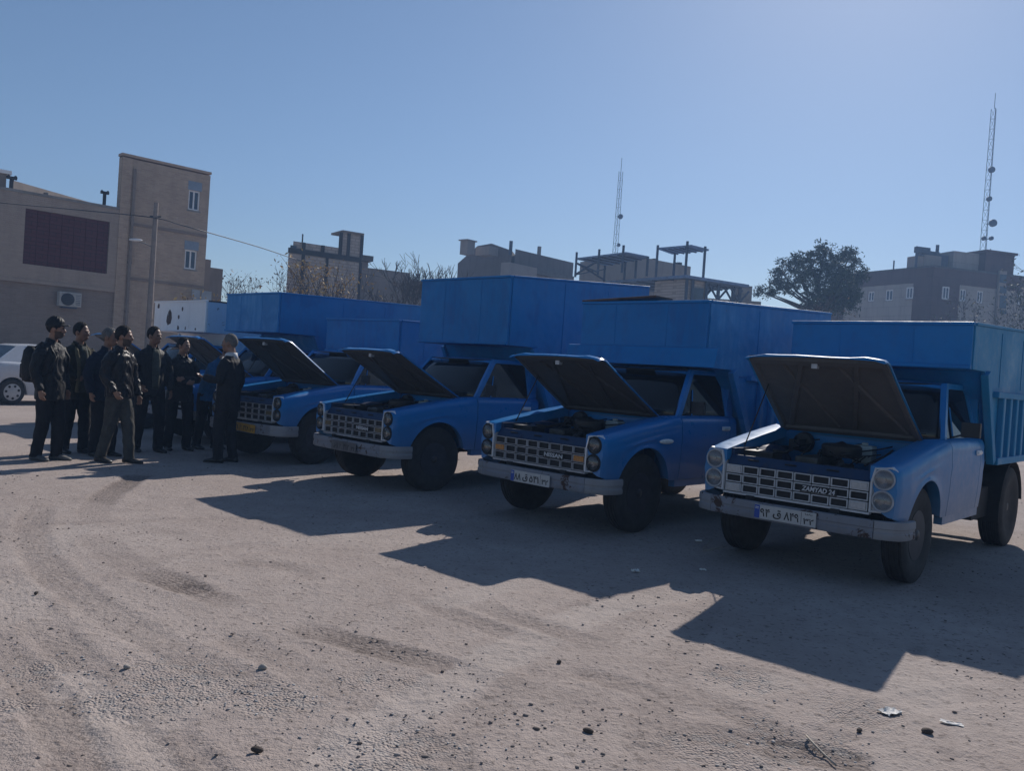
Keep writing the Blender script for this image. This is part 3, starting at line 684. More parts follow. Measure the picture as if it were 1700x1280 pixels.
b = MB(); wbox(b, P2, h(482, 412)[0], h(492, 412)[0], h(485, 415)[1], h(485, 407)[1], -.02, .02); b.build('window', M['pane'], root)
# low dark house to its side
A, B = at(600, 500, 56), at(700, 500, 58); P3 = Plane(A, B); root = P3.root("dark_house"); tag(root, "low drab house half hidden behind bare trees, beside the pale-block building", "house"); h = lambda px, py: P3.hit(px, py)
b = MB(); wbox(b, P3, h(598, 470)[0], h(680, 470)[0], 0, h(640, 448)[1], -8, 0); wbox(b, P3, h(598, 450)[0], h(612, 450)[0], 0, h(605, 434)[1], -5, -.2); wbox(b, P3, h(680, 470)[0], h(705, 470)[0], 0, h(690, 465)[1], -8, -.1); b.build('wall', W_STUCCO, root)
b = MB(); u_ = h(598, 440)[0]; wbox(b, P3, u_ - .1, h(617, 440)[0], h(605, 433)[1], h(605, 433)[1] + .35, -5, .3); b.build('roof', FELT, root)
# --- the grey house with a sloping stair roof
A, B = at(850, 500, 66), at(953, 500, 72); P4 = Plane(A, B); root = P4.root("grey_house"); tag(root, "grey rendered house with flues on its roof behind the tallest blue box", "house"); h = lambda px, py: P4.hit(px, py); s_ = P4.sgn()
C_ = at(760, 500, 70); zc = h(856, 415)[1]
def back4(px, Y): q = at(px, 450, Y) - P4.o; return (q.dot(P4.u), s_ * q.dot(P4.n))
b = MB(); b.prism([(0, 0), (h(952, 440)[0], 0), back4(947, 80), back4(862, 80)], 'z', 0, (h(860, 416)[1] + h(950, 434)[1]) / 2); b.build('wall', W_STUCCO_D, root)
side = Plane(at(760, 500, 71), at(852, 500, 66)); sr = MB()
pr_ = [side.hit(760, 437), side.hit(793, 408), side.hit(816, 404), side.hit(850, 416)]
pol = [(side.hit(760, 500)[0], 0)] + pr_ + [(side.hit(851, 440)[0], 0)]
sd_ = ray(850, 560); sd_ = Vector((sd_.x, sd_.y, 0)).normalized() * 7 + Vector((.9, 0, 0)); vs = [side.W(u, z, 0) for u, z in pol] + [side.W(u, z, 0) + sd_ for u, z in pol]; inv = Matrix.Translation(P4.o) @ Matrix.Rotation(P4.ang(), 4, 'Z'); inv = inv.inverted(); n_ = len(pol)
sr.add([inv @ v_ for v_ in vs], [tuple(range(n_)), tuple(range(2 * n_ - 1, n_ - 1, -1))] + [(i, (i + 1) % n_, n_ + (i + 1) % n_, n_ + i) for i in range(n_)])
sr.build('stair_gable', W_STUCCO_D, root)
b = MB(); wbox(b, P4, h(826, 455)[0], h(872, 455)[0], 0, h(850, 441)[1], .3, 1.2); b.build('front_block', W_STUCCO_L, root)
b = MB(); wbox(b, P4, h(873, 455)[0], h(948, 455)[0], h(900, 452)[1] - .25, h(900, 452)[1] + .15, -.1, .35); b.build('canopy', FELT, root)
b = MB(); wbox(b, P4, h(836, 410)[0], h(851, 410)[0], zc - .5, h(843, 408)[1], -3, -1.5); b.build('roof_hut', W_STUCCO_L, root)
flue(root, 857, 416, 399, .14, P4, -.6, STEEL, False); flue(root, 907, 424, 408, .16, P4, -.8, CONC, False)
b = MB(); uu = h(823, 400)[0]; wbox(b, P4, uu - .42, uu + .42, zc - .6, h(823, 397)[1], -3.4, -2.6); wbox(b, P4, uu - .55, uu + .55, h(823, 397)[1], h(823, 395)[1], -3.5, -2.5); b.build('chimney', W_STUCCO_L, root)
# --- the steel-framed roof decks under construction
D5 = 54.0
def P5(px, py, Y=D5): return at(px, py, Y)
fr = empty("steel_structure", (P5(1100, 560).x, P5(1100, 560).y, 0)); tag(fr, "building under construction with open steel columns, braces and roof decks", "building"); fo = Vector(fr.location)
def S5(px, py, Y=D5): return P5(px, py, Y) - fo
def col5(px, pt, pbm, Y, w=.22, name='column'):
    t_ = S5(px, pt, Y); q = S5(px, pbm, Y); b = MB(); b.bar((t_.x, t_.y, q.z), (t_.x, t_.y, t_.z), w); b.build(name, STEEL, fr); return t_
def deck5(p, th=.28):
    b = MB(); n = len(p); b.add(list(p) + [q - Vector((0, 0, th)) for q in p], [tuple(range(n)), tuple(range(2 * n - 1, n - 1, -1))] + [(i, (i + 1) % n, n + (i + 1) % n, n + i) for i in range(n)]); o = b.build('roof_deck', DECK, fr)
    for i in range(1, 6):
        jb = MB(); a0, a1 = p[0].lerp(p[1], i / 6), p[3].lerp(p[2], i / 6); jb.bar(a0 - Vector((0, 0, th + .03)), a1 - Vector((0, 0, th + .03)), .06, .06); jb.build('joist', STEEL, o)
    return o
def flatten(ps, z=None):
    z = z if z is not None else sum(p.z for p in ps) / len(ps); return [Vector((p.x, p.y, z)) for p in ps]
def on_level(px, py, z):                    # where the sight line crosses a level
    d = ray(px, py); return CP + d * ((z - EYE) / d.z) - fo
def lvl(x, y, Y): return at(x, y, Y).z
zA = lvl(1040, 418, 48); zB = lvl(1148, 405, 48); zC = lvl(1139, 456, 48)
def ring5(pix, z): return [on_level(x, y, z) for x, y in pix]
dA = ring5([(957, 428), (1040, 418), (1078, 425.5), (1006, 438.5)], zA); deck5(dA, .10)
dB = ring5([(1092, 411), (1148, 406), (1177, 413.5), (1116, 419.5)], zB); deck5(dB, .10)
dC = ring5([(985, 468), (1139, 456), (1244, 472.5), (1120, 485)], zC); deck5(dC, .16)
def post(p, up, z0, w=.13):
    b = MB(); b.bar((p.x, p.y, z0), (p.x, p.y, p.z + up), w); b.build('column', STEEL, fr)
for p, up in ((dA[0], .35), (dA[0].lerp(dA[1], .47), .35), (dA[1].lerp(dA[0], .06), .40), (dA[3].lerp(dA[0], .03), -.05), (dA[3].lerp(dA[2], .47), -.05), (dA[2].lerp(dA[3], .28), -.05), (dA[2].lerp(dA[1], .06), -.02)): post(p, up, zC - .1)
for p, up in ((dB[0], .15), (dB[3].lerp(dB[2], .08), -.05), (dB[1].lerp(dB[0], .12), .22), (dB[2].lerp(dB[1], .22), .10)): post(p, up, zC)
for a, c in ((dA[0], dA[0].lerp(dA[1], .47)), (dA[0], dA[3])):
    for q0, q1 in ((0, 1), (1, 0)):
        lo_ = zC + .05; P0, P1 = (a, c) if q0 == 0 else (c, a); b = MB(); b.bar((P0.x, P0.y, zA - .3), (P1.x, P1.y, lo_), .09); b.build('brace', STEEL, fr)
b = MB(); c0, c1, c2 = [on_level(x, y, zC) for x, y in ((1088, 461.5), (1139, 458), (1172, 463))]
for (a, c) in ((c0, c1), (c1, c2)):
    d = (c - a); d.z = 0; b.bar((a.x, a.y, a.z / 2), (c.x, c.y, a.z / 2), a.z, .25, up=(0, 0, 1)) if False else b.add([(a.x, a.y, -0.0), (c.x, c.y, 0), (c.x, c.y, zC - .18), (a.x, a.y, zC - .18), (a.x - d.y * .03, a.y + abs(d.x) * .05, 0), (c.x - d.y * .03, c.y + abs(d.x) * .05, 0), (c.x - d.y * .03, c.y + abs(d.x) * .05, zC - .18), (a.x - d.y * .03, a.y + abs(d.x) * .05, zC - .18)], [(0, 1, 2, 3), (7, 6, 5, 4), (3, 2, 6, 7), (0, 3, 7, 4), (1, 5, 6, 2), (0, 4, 5, 1)])
b.build('infill_wall', W_WHITEBR, fr)
op = MB(); t_ = S5(1158, 492, c1.lerp(c2, .55).y + fo.y - .05); op.box((t_.x, t_.y, t_.z), (.60, .30, .95)); op.build('window_opening', M['pane'], fr)
for p in (c1 + Vector((.05, -.12, 0)), c2 + Vector((.05, -.1, 0)), c1.lerp(c2, .3) + Vector((.05, -.12, 0))): post(p, -.02, 0, .16)
for t_ in (.40, .62, .86, .97):
    p = dC[1].lerp(dC[2], t_) + Vector((-.3, .5, 0)); post(p, -.1, zC - 3.0, .18)
    for dx in (-.7, .7):
        b = MB(); b.bar((p.x, p.y, p.z - 1.1), (p.x + dx, p.y + dx * .8, p.z - .3), .09); b.build('brace', STEEL, fr)
b = MB(); t_ = S5(1233, 500, 56); b.box((t_.x, t_.y, t_.z / 2 + .6), (1.0, .6, t_.z + .8)); t_ = S5(1200, 497, 58); b.box((t_.x, t_.y, t_.z / 2), (5.2, .4, t_.z)); b.build('parapet', CONC, fr)
# rendered stair house behind the decks
A, B = at(1070, 520, 60), at(1148, 520, 63); P6 = Plane(A, B); root = P6.root("rendered_house"); tag(root, "small rendered house showing between the steel decks", "house"); h = lambda px, py: P6.hit(px, py)
b = MB(); wbox(b, P6, h(1056, 440)[0], h(1147, 440)[0], 0, (h(1075, 431)[1] + h(1146, 440)[1]) / 2, -6, 0); b.build('wall', W_STUCCO_L, root)
b = MB(); wbox(b, P6, h(1090, 430)[0], h(1096, 430)[0], h(1093, 436)[1], h(1093, 429)[1], -.8, -.2); wbox(b, P6, h(1131, 434)[0], h(1136, 434)[0], h(1133, 440)[1], h(1133, 435)[1], -.8, -.2); b.build('roof_cowl', STEEL_D, root)
# --- the office building on the far side
corner = at(1541, 560, 70); Lf = at(1400, 560, 78); Rt = at(1740, 560, 73.5)
PL, PR = Plane(Lf, corner), Plane(corner, Rt); root = empty("office_building", (corner.x, corner.y, 0)); tag(root, "two-tone office building with umber upper band, pale cladding and white framed windows", "building")
lr = empty('tmp', PL.o, PL.ang()); rr_ = empty('tmp', PR.o, PR.ang())
class Sub:                                   # gives wall parts of a wing the building as parent
    pass
def adopt(objs, frame):
    for o_ in objs:
        o_.parent = root; o_.location = Vector((0, 0, 0)); o_.matrix_local = Matrix.Translation(-Vector((corner.x, corner.y, 0))) @ Matrix.Translation(frame.o) @ Matrix.Rotation(frame.ang(), 4, 'Z') @ o_.matrix_local
def make_wing(pl_, u0, u1, zt_, zband, strip, wins):
    out = []; sc = scene
    b = MB(); wbox(b, pl_, u0, u1, zband, zt_, -.4, .04); wbox(b, pl_, strip[0], strip[1], 0, zband, -.4, .035); out.append(b.build('umber_cladding', W_DARKPANEL, None))
    holes = [w_ for w_ in wins]
    lo, hi = (u0, strip[0]) if strip[0] > u0 + .1 else (strip[1], u1)
    out.append(hollow_wall(pl_, None, 'pale_cladding', W_GREYPANEL, lo, hi, 0, zband - .002, [w_ for w_ in holes if lo <= w_[0] and w_[1] <= hi], .3, 0))
    b = MB(); wbox(b, pl_, u0, u1, zt_, zt_ + .15, -.5, .10); out.append(b.build('roof_edge', FELT, None))
    adopt(out, pl_)
    for w_ in wins:
        inside = lo <= w_[0] and w_[1] <= hi
        wn_ = window(pl_, None, *w_, depth=-.1 if inside else .06, fw=.09); adopt([wn_], pl_)
hl = PL.hit; hr = PR.hit; uc = hl(1541, 560)[0]
zt_ = (hl(1540, 443)[1] + hl(1440, 455)[1]) / 2; zband = (hl(1516, 470)[1] + hl(1425, 477)[1]) / 2
def rect(hh, x0, x1, y0, y1): return (hh(x0, (y0 + y1) / 2)[0], hh(x1, (y0 + y1) / 2)[0], hh((x0 + x1) / 2, y1)[1], hh((x0 + x1) / 2, y0)[1])
make_wing(PL, hl(1402, 500)[0], uc, zt_, zband, (hl(1515, 500)[0], uc), [rect(hl, 1441, 1451, 484, 500), rect(hl, 1470, 1482, 481, 499), rect(hl, 1506, 1517, 477, 496)])
make_wing(PR, 0, hr(1720, 500)[0], zt_, zband, (0, hr(1591, 500)[0]), [rect(hr, 1563, 1574, 476, 497), rect(hr, 1594, 1604, 480, 500), rect(hr, 1622, 1632, 483, 503), rect(hr, 1688, 1698, 488, 506)])
bpy.data.objects.remove(lr); bpy.data.objects.remove(rr_)
b = MB(); wbox(b, PR, .3, hr(1720, 500)[0], 0, zt_ - .6, -14, -.42); core = b.build('core', W_DARKPANEL, None); adopt([core], PR)
# stair bay on the long wing and its windows
b = MB(); wbox(b, PR, hr(1656, 450)[0], hr(1668, 450)[0], 0, hr(1662, 450)[1], 0.05, .25); o1 = b.build('stair_bay', W_STUCCO_L, None); adopt([o1], PR)
for y0, y1 in ((456, 470), (476, 487), (491, 512), (515, 521)):
    b = MB(); r_ = rect(hr, 1655.5, 1666.5, y0, y1); wbox(b, PR, r_[0], r_[1], r_[2], r_[3], .20, .28); o1 = b.build('window', M['pane'], None); adopt([o1], PR)
# penthouse blocks
b = MB(); wbox(b, PR, hr(1598, 430)[0], hr(1643, 430)[0], zt_, hr(1640, 419)[1], -5.2, -1.0); o1 = b.build('penthouse', W_GREYPANEL, None)
b = MB(); wbox(b, PR, hr(1641, 430)[0], hr(1689, 430)[0], zt_, hr(1660, 420)[1], -7, -.3); wbox(b, PR, hr(1640, 430)[0] - .1, hr(1690, 430)[0] + .1, hr(1660, 420)[1], hr(1660, 420)[1] + .2, -7.1, -.1); o2 = b.build('penthouse', W_DARKPANEL, None)
b = MB(); wbox(b, PR, hr(1552, 430)[0], hr(1581, 430)[0], zt_, hr(1566, 421)[1], -3.2, -1.2); o3 = b.build('roof_hut', W_STUCCO_L, None)
b = MB(); wbox(b, PR, hr(1563, 420)[0], hr(1584, 420)[0], hr(1570, 421)[1], hr(1572, 413)[1], -3, -1.6); wbox(b, PR, hr(1582, 420)[0], hr(1596, 420)[0], zt_, hr(1588, 420)[1], -3.4, -1.4); o4 = b.build('cooling_unit', STEEL, None)
s_ = PR.sgn(); ub = hr(1535, 440)[0]; rp = []
b = MB(); b.tube([(ub, s_ * -1, zt_), (ub, s_ * -1, hr(1536, 406)[1])], .10, 8); rp.append(b.build('flue', STEEL, None))
b = MB(); b.tube([(ub, s_ * -1, hr(1536, 421)[1]), (hr(1562, 420)[0], s_ * -1.4, hr(1562, 421)[1])], .06, 8); wbox(b, PR, hr(1541, 410)[0], hr(1563, 410)[0], hr(1552, 417)[1], hr(1552, 407)[1], -1.6, -1.2); b.bar((hr(1552, 420)[0], s_ * -1.4, hr(1552, 421)[1]), (hr(1552, 420)[0], s_ * -1.4, hr(1552, 416)[1]), .1); rp.append(b.build('floodlight', STEEL, None))
for px0, pt0, d0, r0 in ((1584, 401, -2, .14), (1498, 430, -1, .06), (1674, 408, -2, .05)):
    b = MB(); uu = hr(px0, 440)[0]; b.tube([(uu, s_ * d0, zt_ - .4), (uu, s_ * d0, hr(px0, pt0)[1])], r0, 8); rp.append(b.build('flue', STEEL, None))
adopt([o1, o2, o3, o4] + rp, PR)

# ------------------------------------------------------------------ antenna masts
def mast(px0, py0, px1, py1, Y, w, dishes, label, zbase=None):
    a, t_ = at(px0, py0, Y), at(px1, py1, Y); root = empty("antenna_mast", (a.x, a.y, 0)); tag(root, label, "antenna mast")
    H0, H1 = a.z - 3, t_.z; b = MB(); n = int((H1 - H0) / (w * 1.6)); c3 = [Vector((w * .58 * math.cos(k * 2.0944 + .4), w * .58 * math.sin(k * 2.0944 + .4), 0)) for k in range(3)]
    dx, dy = t_.x - a.x, 0.0
    def q(k, f): return c3[k] * (1 - .25 * f) + Vector((dx * f * .25, 0, lerp(H0, H1, f)))
    for k in range(3): b.tube([q(k, 0), q(k, 1)], .026, 5)
    for i in range(n):
        for k in range(3): b.bar(q(k, i / n), q((k + 1) % 3, (i + 1) / n), .018); b.bar(q(k, i / n), q((k + 1) % 3, i / n), .018)
    b.tube([Vector((dx * .25, 0, H1)), Vector((dx * .25, 0, H1 + w * 2.5))], .03, 5); b.build('lattice', STEEL, root)
    for (px, py, r_, side) in dishes:
        p = at(px, py, Y) - Vector((a.x, a.y, 0)); f = (p.z - H0) / (H1 - H0); d = MB(); cx = dx * f * .25
        d.lathe([(.02, -.02), (r_ * .6, -.06), (r_, -.30 * r_ - .10), (r_, -.30 * r_ - .35), (r_ * .2, -.30 * r_ - .40)], (p.x, -.3, p.z), 'y', 18); d.bar((p.x, -.2, p.z), (cx, 0, p.z), .06); d.build('dish', STEEL, root, 30)
    foot = MB(); foot.box((0, 0, H0 / 2), (w * 1.6, w * 1.6, H0)); foot.build('base', CONC, root)
    return root
mast(1633, 416, 1652, 180, 84, .62, [(1640.5, 284, .30, 0), (1636.5, 332, .25, 0), (1642.5, 372, .36, 0), (1628, 397, .2, 0), (1640, 397, .2, 0)], "tall lattice mast with round dishes rising over the office building")
mast(1021, 420, 1033, 284, 96, .60, [(1029, 361, .28, 0), (1026, 408, .2, 0)], "slender lattice mast with one dish behind the open steel decks")

# ------------------------------------------------------------------ trees
BARK = plain('bark', (.055, .045, .038), .9, 0, .3, 8)
TWIG = plain('grey_twig', (.06, .05, .045), .9, 0, .3, 8)
def leaf_mat(name, c, tr=.3):
    m_, nt, b = newmat(name); g_ = nt.nodes.new("ShaderNodeNewGeometry")
    nt.links.new(ramp(nt, g_.outputs['Random Per Island'], [(0, tuple(x * .55 for x in c)), (.6, c), (1, tuple(min(1, x * 1.6) for x in c))]), b.inputs['Base Color']); b.inputs['Roughness'].default_value = .7
    b.inputs['Specular IOR Level'].default_value = .2; b.inputs['Transmission Weight'].default_value = 0; return m_
PINE = leaf_mat('pine_needles', (.050, .070, .035)); YELLOW = leaf_mat('dry_yellow_leaf', (.42, .28, .10)); DRY = leaf_mat('dry_leaf', (.20, .13, .075)); OLV = leaf_mat('dusty_leaf', (.10, .095, .05))
def branches(b, p, d, L, r, depth, spread, tips, rs, up=.15, n0=3, mids=None, mn=.015):
    pts = [p]; q = p.copy(); dd = d.copy()
    for i in range(3):
        dd = (dd + Vector((rs.uniform(-1, 1), rs.uniform(-1, 1), rs.uniform(-.4, .8))) * .16 + Vector((0, 0, up * .3))).normalized(); q = q + dd * L / 3; pts.append(q.copy())
    b.tube(pts, [max(mn, r), max(mn, r * .85), max(mn * .9, r * .72), max(mn * .8, r * .6)], 5 if depth > 1 else 3, 0, False)
    if mids is not None: mids.append((pts[2], depth))
    if depth <= 0: tips.append((q, dd)); return
    for k in range(n0 if depth > 1 else n0 + 1):
        ax = Vector((rs.uniform(-1, 1), rs.uniform(-1, 1), rs.uniform(-.3, 1))).normalized(); nd = (dd + ax * spread).normalized()
        s = pts[rs.choice((1, 2, 3, 3))]; branches(b, s, nd, L * rs.uniform(.58, .82), r * .55, depth - 1, spread, tips, rs, up, n0, mids, mn)
def leaf_cloud(name, pts, size, per, sig, mat, parent, seed, flat=.5, aspect=.45):
    g_ = np.random.default_rng(seed); P_ = np.repeat(np.array([tuple(p) for p in pts]), per, 0); n = len(P_); P_ = P_ + g_.normal(0, sig, (n, 3)) * np.array([1, 1, .75])
    u = g_.normal(0, 1, (n, 3)); u /= np.linalg.norm(u, axis=1)[:, None]; w = g_.normal(0, 1, (n, 3)); w -= u * (u * w).sum(1)[:, None]; w /= np.linalg.norm(w, axis=1)[:, None]
    s = size * g_.uniform(.6, 1.4, (n, 1)); V = np.stack([P_ - u * s, P_ + w * s * aspect, P_ + u * s, P_ - w * s * aspect], 1).reshape(-1, 3)
    return raw_obj(name, V, np.arange(n * 4).reshape(-1, 4), mat, parent)
def bare_tree(px, pyb, pyt, Y, label, seed, leaves=None, n_trunk=1, spread=.75, depth=4, lf=(.07, 3, .25), group='bare winter trees over the blue boxes', mat=TWIG, wide=.35, mn=.015):
    rs = random.Random(seed); a = at(px, pyb, Y); H = at(px, pyt, Y).z; root = empty("bare_tree", (a.x, a.y, 0)); tag(root, label, "tree", group)
    tips = []; b = MB(); tr = MB(); t0 = H * .22
    tr.tube([(0, 0, -.1), (.03, 0, t0 * .6), (.05, .02, t0)], [.16, .13, .11], 8); tr.build('trunk', BARK, root, True)
    for k in range(n_trunk + 2):
        d = Vector((rs.uniform(-1, 1) * wide, rs.uniform(-1, 1) * wide, 1)).normalized(); branches(b, Vector((.05, .02, t0 * .95)), d, H * .36, .075, depth, spread, tips, rs, .25, 3, None, mn)
    mz = max(p.z for p, _ in tips); k = H / mz
    b.v = [(x, y, t0 * .95 + (z - t0 * .95) * ((H - t0) / (mz - t0))) for x, y, z in b.v]
    b.build('branches', mat, root)
    if leaves:
        ts = [Vector((p.x, p.y, t0 * .95 + (p.z - t0 * .95) * ((H - t0) / (mz - t0)))) for p, _ in tips]; leaf_cloud('leaves', ts, lf[0], lf[1], lf[2], leaves, root, seed)
    return root
bare_tree(425, 560, 430, 42, "leafless tree with a few dark leaves beside the pale-block building", 3, DRY, lf=(.07, 1, .2), spread=.85, wide=.55, mn=.009)
bare_tree(500, 560, 432, 40, "small tree with sparse yellow leaves in front of the pale-block building", 5, YELLOW, lf=(.085, 5, .26), spread=.8, wide=.5, mn=.007, depth=3)
bare_tree(545, 560, 436, 42, "slender tree with thinning yellow leaves before the pale-block courses", 8, YELLOW, lf=(.08, 3, .24), spread=.7, depth=3, mn=.007)
bare_tree(655, 560, 416, 46, "leafless tree with upswept twigs in front of the low drab house", 12, None, spread=.6, depth=5, wide=.6)
bare_tree(708, 560, 418, 47, "leafless forked tree beside the tallest blue box", 15, None, spread=.6, depth=4, wide=.4)
bare_tree(1410, 580, 496, 52, "low dry shrubby tree at the foot of the pine", 21, DRY, lf=(.10, 4, .35), spread=.9, depth=3, wide=.8, group='dry trees by the office building')
bare_tree(1640, 590, 488, 55, "dry shrubby tree before the office building stair windows", 23, OLV, lf=(.10, 4, .35), spread=.9, depth=4, wide=.8, group='dry trees by the office building')
bare_tree(1700, 590, 432, 60, "tall dusty tree beside the far end of the office building", 27, OLV, lf=(.12, 6, .4), spread=.8, depth=4, wide=.4, group='dry trees by the office building')
bare_tree(375, 560, 492, 36, "low leafy shrub behind the white box near the brick house", 31, YELLOW, lf=(.08, 4, .3), spread=.9, depth=3, wide=.8)
# the pine: trunk, limbs, and needle clumps through a lopsided crown
def pine(Y=58):
    rs = random.Random(4); base = at(1372, 570, Y); root = empty("pine_tree", (base.x, base.y, 0)); tag(root, "big dark pine with an uneven spreading crown near the office building", "tree")
    def L(px, py, dy=0): p = at(px, py, Y + dy); return Vector((p.x - base.x, p.y - base.y, p.z))
    tr = MB(); fork = L(1365, 505); tr.tube([(0, 0, -.2), (.05, 0, fork.z * .5), fork], [.38, .32, .26], 10); tr.build('trunk', BARK, root, True)
    lobes = [(1262, 484, 12, 7), (1280, 488, 14, 7), (1290, 470, 16, 14), (1296, 450, 14, 14), (1310, 478, 16, 12), (1320, 440, 18, 16), (1330, 465, 18, 16), (1345, 430, 18, 16), (1352, 455, 20, 18), (1358, 485, 20, 18), (1368, 415, 16, 12), (1375, 440, 20, 18), (1385, 468, 22, 20), (1380, 495, 22, 18), (1398, 425, 14, 14), (1402, 450, 18, 18), (1408, 480, 20, 20), (1412, 420, 9, 10), (1420, 432, 10, 12), (1424, 458, 12, 14), (1432, 452, 7, 6), (1400, 505, 22, 18), (1365, 512, 20, 14), (1345, 505, 16, 12), (1420, 495, 12, 16)]
    lb = MB(); cen = []
    k = Y / PXF
    for i, (px, py, rx, ry) in enumerate(lobes):
        c = L(px, py, rs.uniform(-2.2, 2.2)); mid = fork.lerp(c, .5) + Vector((rs.uniform(-.3, .3), rs.uniform(-.3, .3), -.35)); lb.tube([fork + Vector((0, 0, rs.uniform(-1.2, .3))), mid, c], [.12, .075, .03], 6, 0, False)
        n = int(rx * ry * .19)
        for j in range(n):
            v = Vector((rs.gauss(0, .5) * rx * k, rs.gauss(0, .5) * rx * k, rs.gauss(0, .5) * ry * k)); cen.append(c + v)
            if j % 5 == 0: lb.tube([c, c + v], [.025, .012], 3, 0, False)
    lb.build('limbs', BARK, root)
    leaf_cloud('crown', cen, .12, 15, .13, PINE, root, 4, aspect=.28)
pine()

# ------------------------------------------------------------------ the white sedan
def sedan():
    g_ = Vector((at(24, 600, 19.5).x, 19.5, 0)); T = empty("white_sedan", (g_.x, g_.y, 0), R(58)); tag(T, "white sedan with silver seven-hole wheel covers parked before the brick house", "car")
    # local: X forward, origin at the rear axle on the starboard side wheel centre line; body spans y in (0, 1.62)
    Wd = 1.62; WBs = 2.46
    P_ = dirty('white_car_paint', (.50, .53, .58), .22, amount=.08, low=.15, coat=.5)
    def prof_top(x): return pl(x, [(-.92, .72), (-.90, .90), (-.80, .985), (-.30, 1.02), (-.22, 1.02), (2.0, .98), (2.6, .92), (3.05, .84), (3.28, .70), (3.30, .55)])
    def low(x):
        z = pl(x, [(-.92, .36), (-.6, .24), (2.9, .22), (3.30, .34)])
        for c in (0, WBs):
            d = .345 ** 2 - (x - c) ** 2
            if d > 0: z = max(z, .30 + math.sqrt(d))
        return z
    xs_ = [-.92, -.90, -.86, -.8, -.7, -.6, -.5, -.4] + [-.36 + .06 * i for i in range(13)] + [.5, .8, 1.1, 1.4, 1.7, 1.95, 2.05] + [2.10 + .06 * i for i in range(13)] + [2.9, 3.0, 3.1, 3.2, 3.28, 3.30]
    b = MB()
    for s0 in (0, 1):
        rings = []
        for x in xs_:
            zt_, zl = prof_top(x), low(x); ins = .06 * max(0, 1 - (x + .92) / .25) + .10 * max(0, (x - 2.95) / .35); r_ = []
            for t, o_ in ((0, .10), (.05, .045), (.14, .012), (.3, 0), (.5, 0), (.7, .004), (.9, .02), (1, .035), (1.0, .12)):
                y = o_ + ins; r_.append((x, y if s0 == 0 else Wd - y, lerp(zt_, zl, t)))
            rings.append(r_)
        b.loft(rings, False)
    decks = [[(x, y, prof_top(x) + (.02 if .1 < y / Wd < .9 else .0) - .0) for y in (.10 + .06 * max(0, 1 - (x + .92) / .25) + .10 * max(0, (x - 2.95) / .35), .4, .81, 1.22, Wd - .10 - .06 * max(0, 1 - (x + .92) / .25) - .10 * max(0, (x - 2.95) / .35))] for x in xs_]
    b.loft(decks, False)
    b.add([(-.92, .16, .72), (-.92, Wd - .16, .72), (-.92, Wd - .16, .36), (-.92, .16, .36)], [(0, 1, 2, 3)]); b.add([(3.30, .2, .55), (3.30, Wd - .2, .55), (3.30, Wd - .2, .34), (3.30, .2, .34)], [(0, 1, 2, 3)])
    b.box((1.2, Wd / 2, .25), (3.8, 1.3, .06)); body = b.build('body', P_, T, 35)
    # roof, pillars, glass
    r = MB(); rows = []
    for x, z, ins in ((.18, 1.385, .25), (.35, 1.425, .21), (.8, 1.445, .19), (1.3, 1.43, .19), (1.62, 1.395, .21), (1.70, 1.37, .22)): rows.append([(x, y, z - .035 * (abs(y - Wd / 2) / (Wd / 2 - ins)) ** 3) for y in [lerp(ins, Wd - ins, k / 8) for k in range(9)]] + [(x, y, z - .05) for y in (Wd - ins - .03, Wd / 2, ins + .03)])
    r.loft(rows, True)
    for y0, y1 in ((.06, .22), (Wd - .06, Wd - .22)):
        r.add([(-.36, y0, 1.0), (.16, y0, 1.0), (.42, y1 + (.0), 1.40), (.17, y1, 1.385), (-.36, y0 + (.07 if y0 < 1 else -.07), 1.0), (.16, y0 + (.05 if y0 < 1 else -.05), 1.0), (.42, y1 + (.05 if y0 < 1 else -.05), 1.40), (.17, y1 + (.05 if y0 < 1 else -.05), 1.385)], [(0, 1, 2, 3), (7, 6, 5, 4), (0, 4, 5, 1), (2, 6, 7, 3), (1, 5, 6, 2), (0, 3, 7, 4)])
        r.bar((2.28, y0, .97), (1.68, y1, 1.385), .06, .05); r.bar((1.10, y0, .98), (1.08, y1, 1.41), .07, .04)
    r.build('roof', P_, T, 35)
    for nm, q in (('rear_windshield', [(-.37, .16, 1.0), (-.37, Wd - .16, 1.0), (.17, Wd - .28, 1.375), (.17, .28, 1.375)]), ('windshield', [(2.32, .12, .97), (2.32, Wd - .12, .97), (1.69, Wd - .26, 1.37), (1.69, .26, 1.37)]),
                  ('side_window', [(.17, .075, 1.0), (1.06, .07, .98), (1.05, .21, 1.39), (.43, .22, 1.385)]), ('side_window', [(1.14, .07, .98), (2.22, .08, .97), (1.66, .22, 1.375), (1.11, .21, 1.40)]),
                  ('side_window', [(.17, Wd - .075, 1.0), (1.06, Wd - .07, .98), (1.05, Wd - .21, 1.39), (.43, Wd - .22, 1.385)]), ('side_window', [(1.14, Wd - .07, .98), (2.22, Wd - .08, .97), (1.66, Wd - .22, 1.375), (1.11, Wd - .21, 1.40)])):
        b = MB(); b.add(q, [(0, 1, 2, 3)]); b.build(nm, M['glass'], T, solid=.005)
    b = MB()
    for x in (.20, 1.10, 2.05): b.box((x, -.001, .66), (.010, .006, .62))
    b.build('door_seam', M['black'], T)
    b = MB(); b.box((.42, -.006, .86), (.16, .03, .03)); b.box((1.30, -.006, .86), (.16, .03, .03)); b.build('door_handle', P_, T, bevel=.008)
    cab_ = MB(); cab_.box((.9, Wd / 2, .82), (1.7, 1.3, .30)); cab_.build('interior', M['seat'], T)
    b = MB(); b.box((-.94, Wd / 2, .46), (.10, 1.5, .20)); b.build('rear_bumper', P_, T, bevel=.04)
    cov = plain('silver_wheel_cover', (.42, .43, .45), .4, .3, .1, 8)
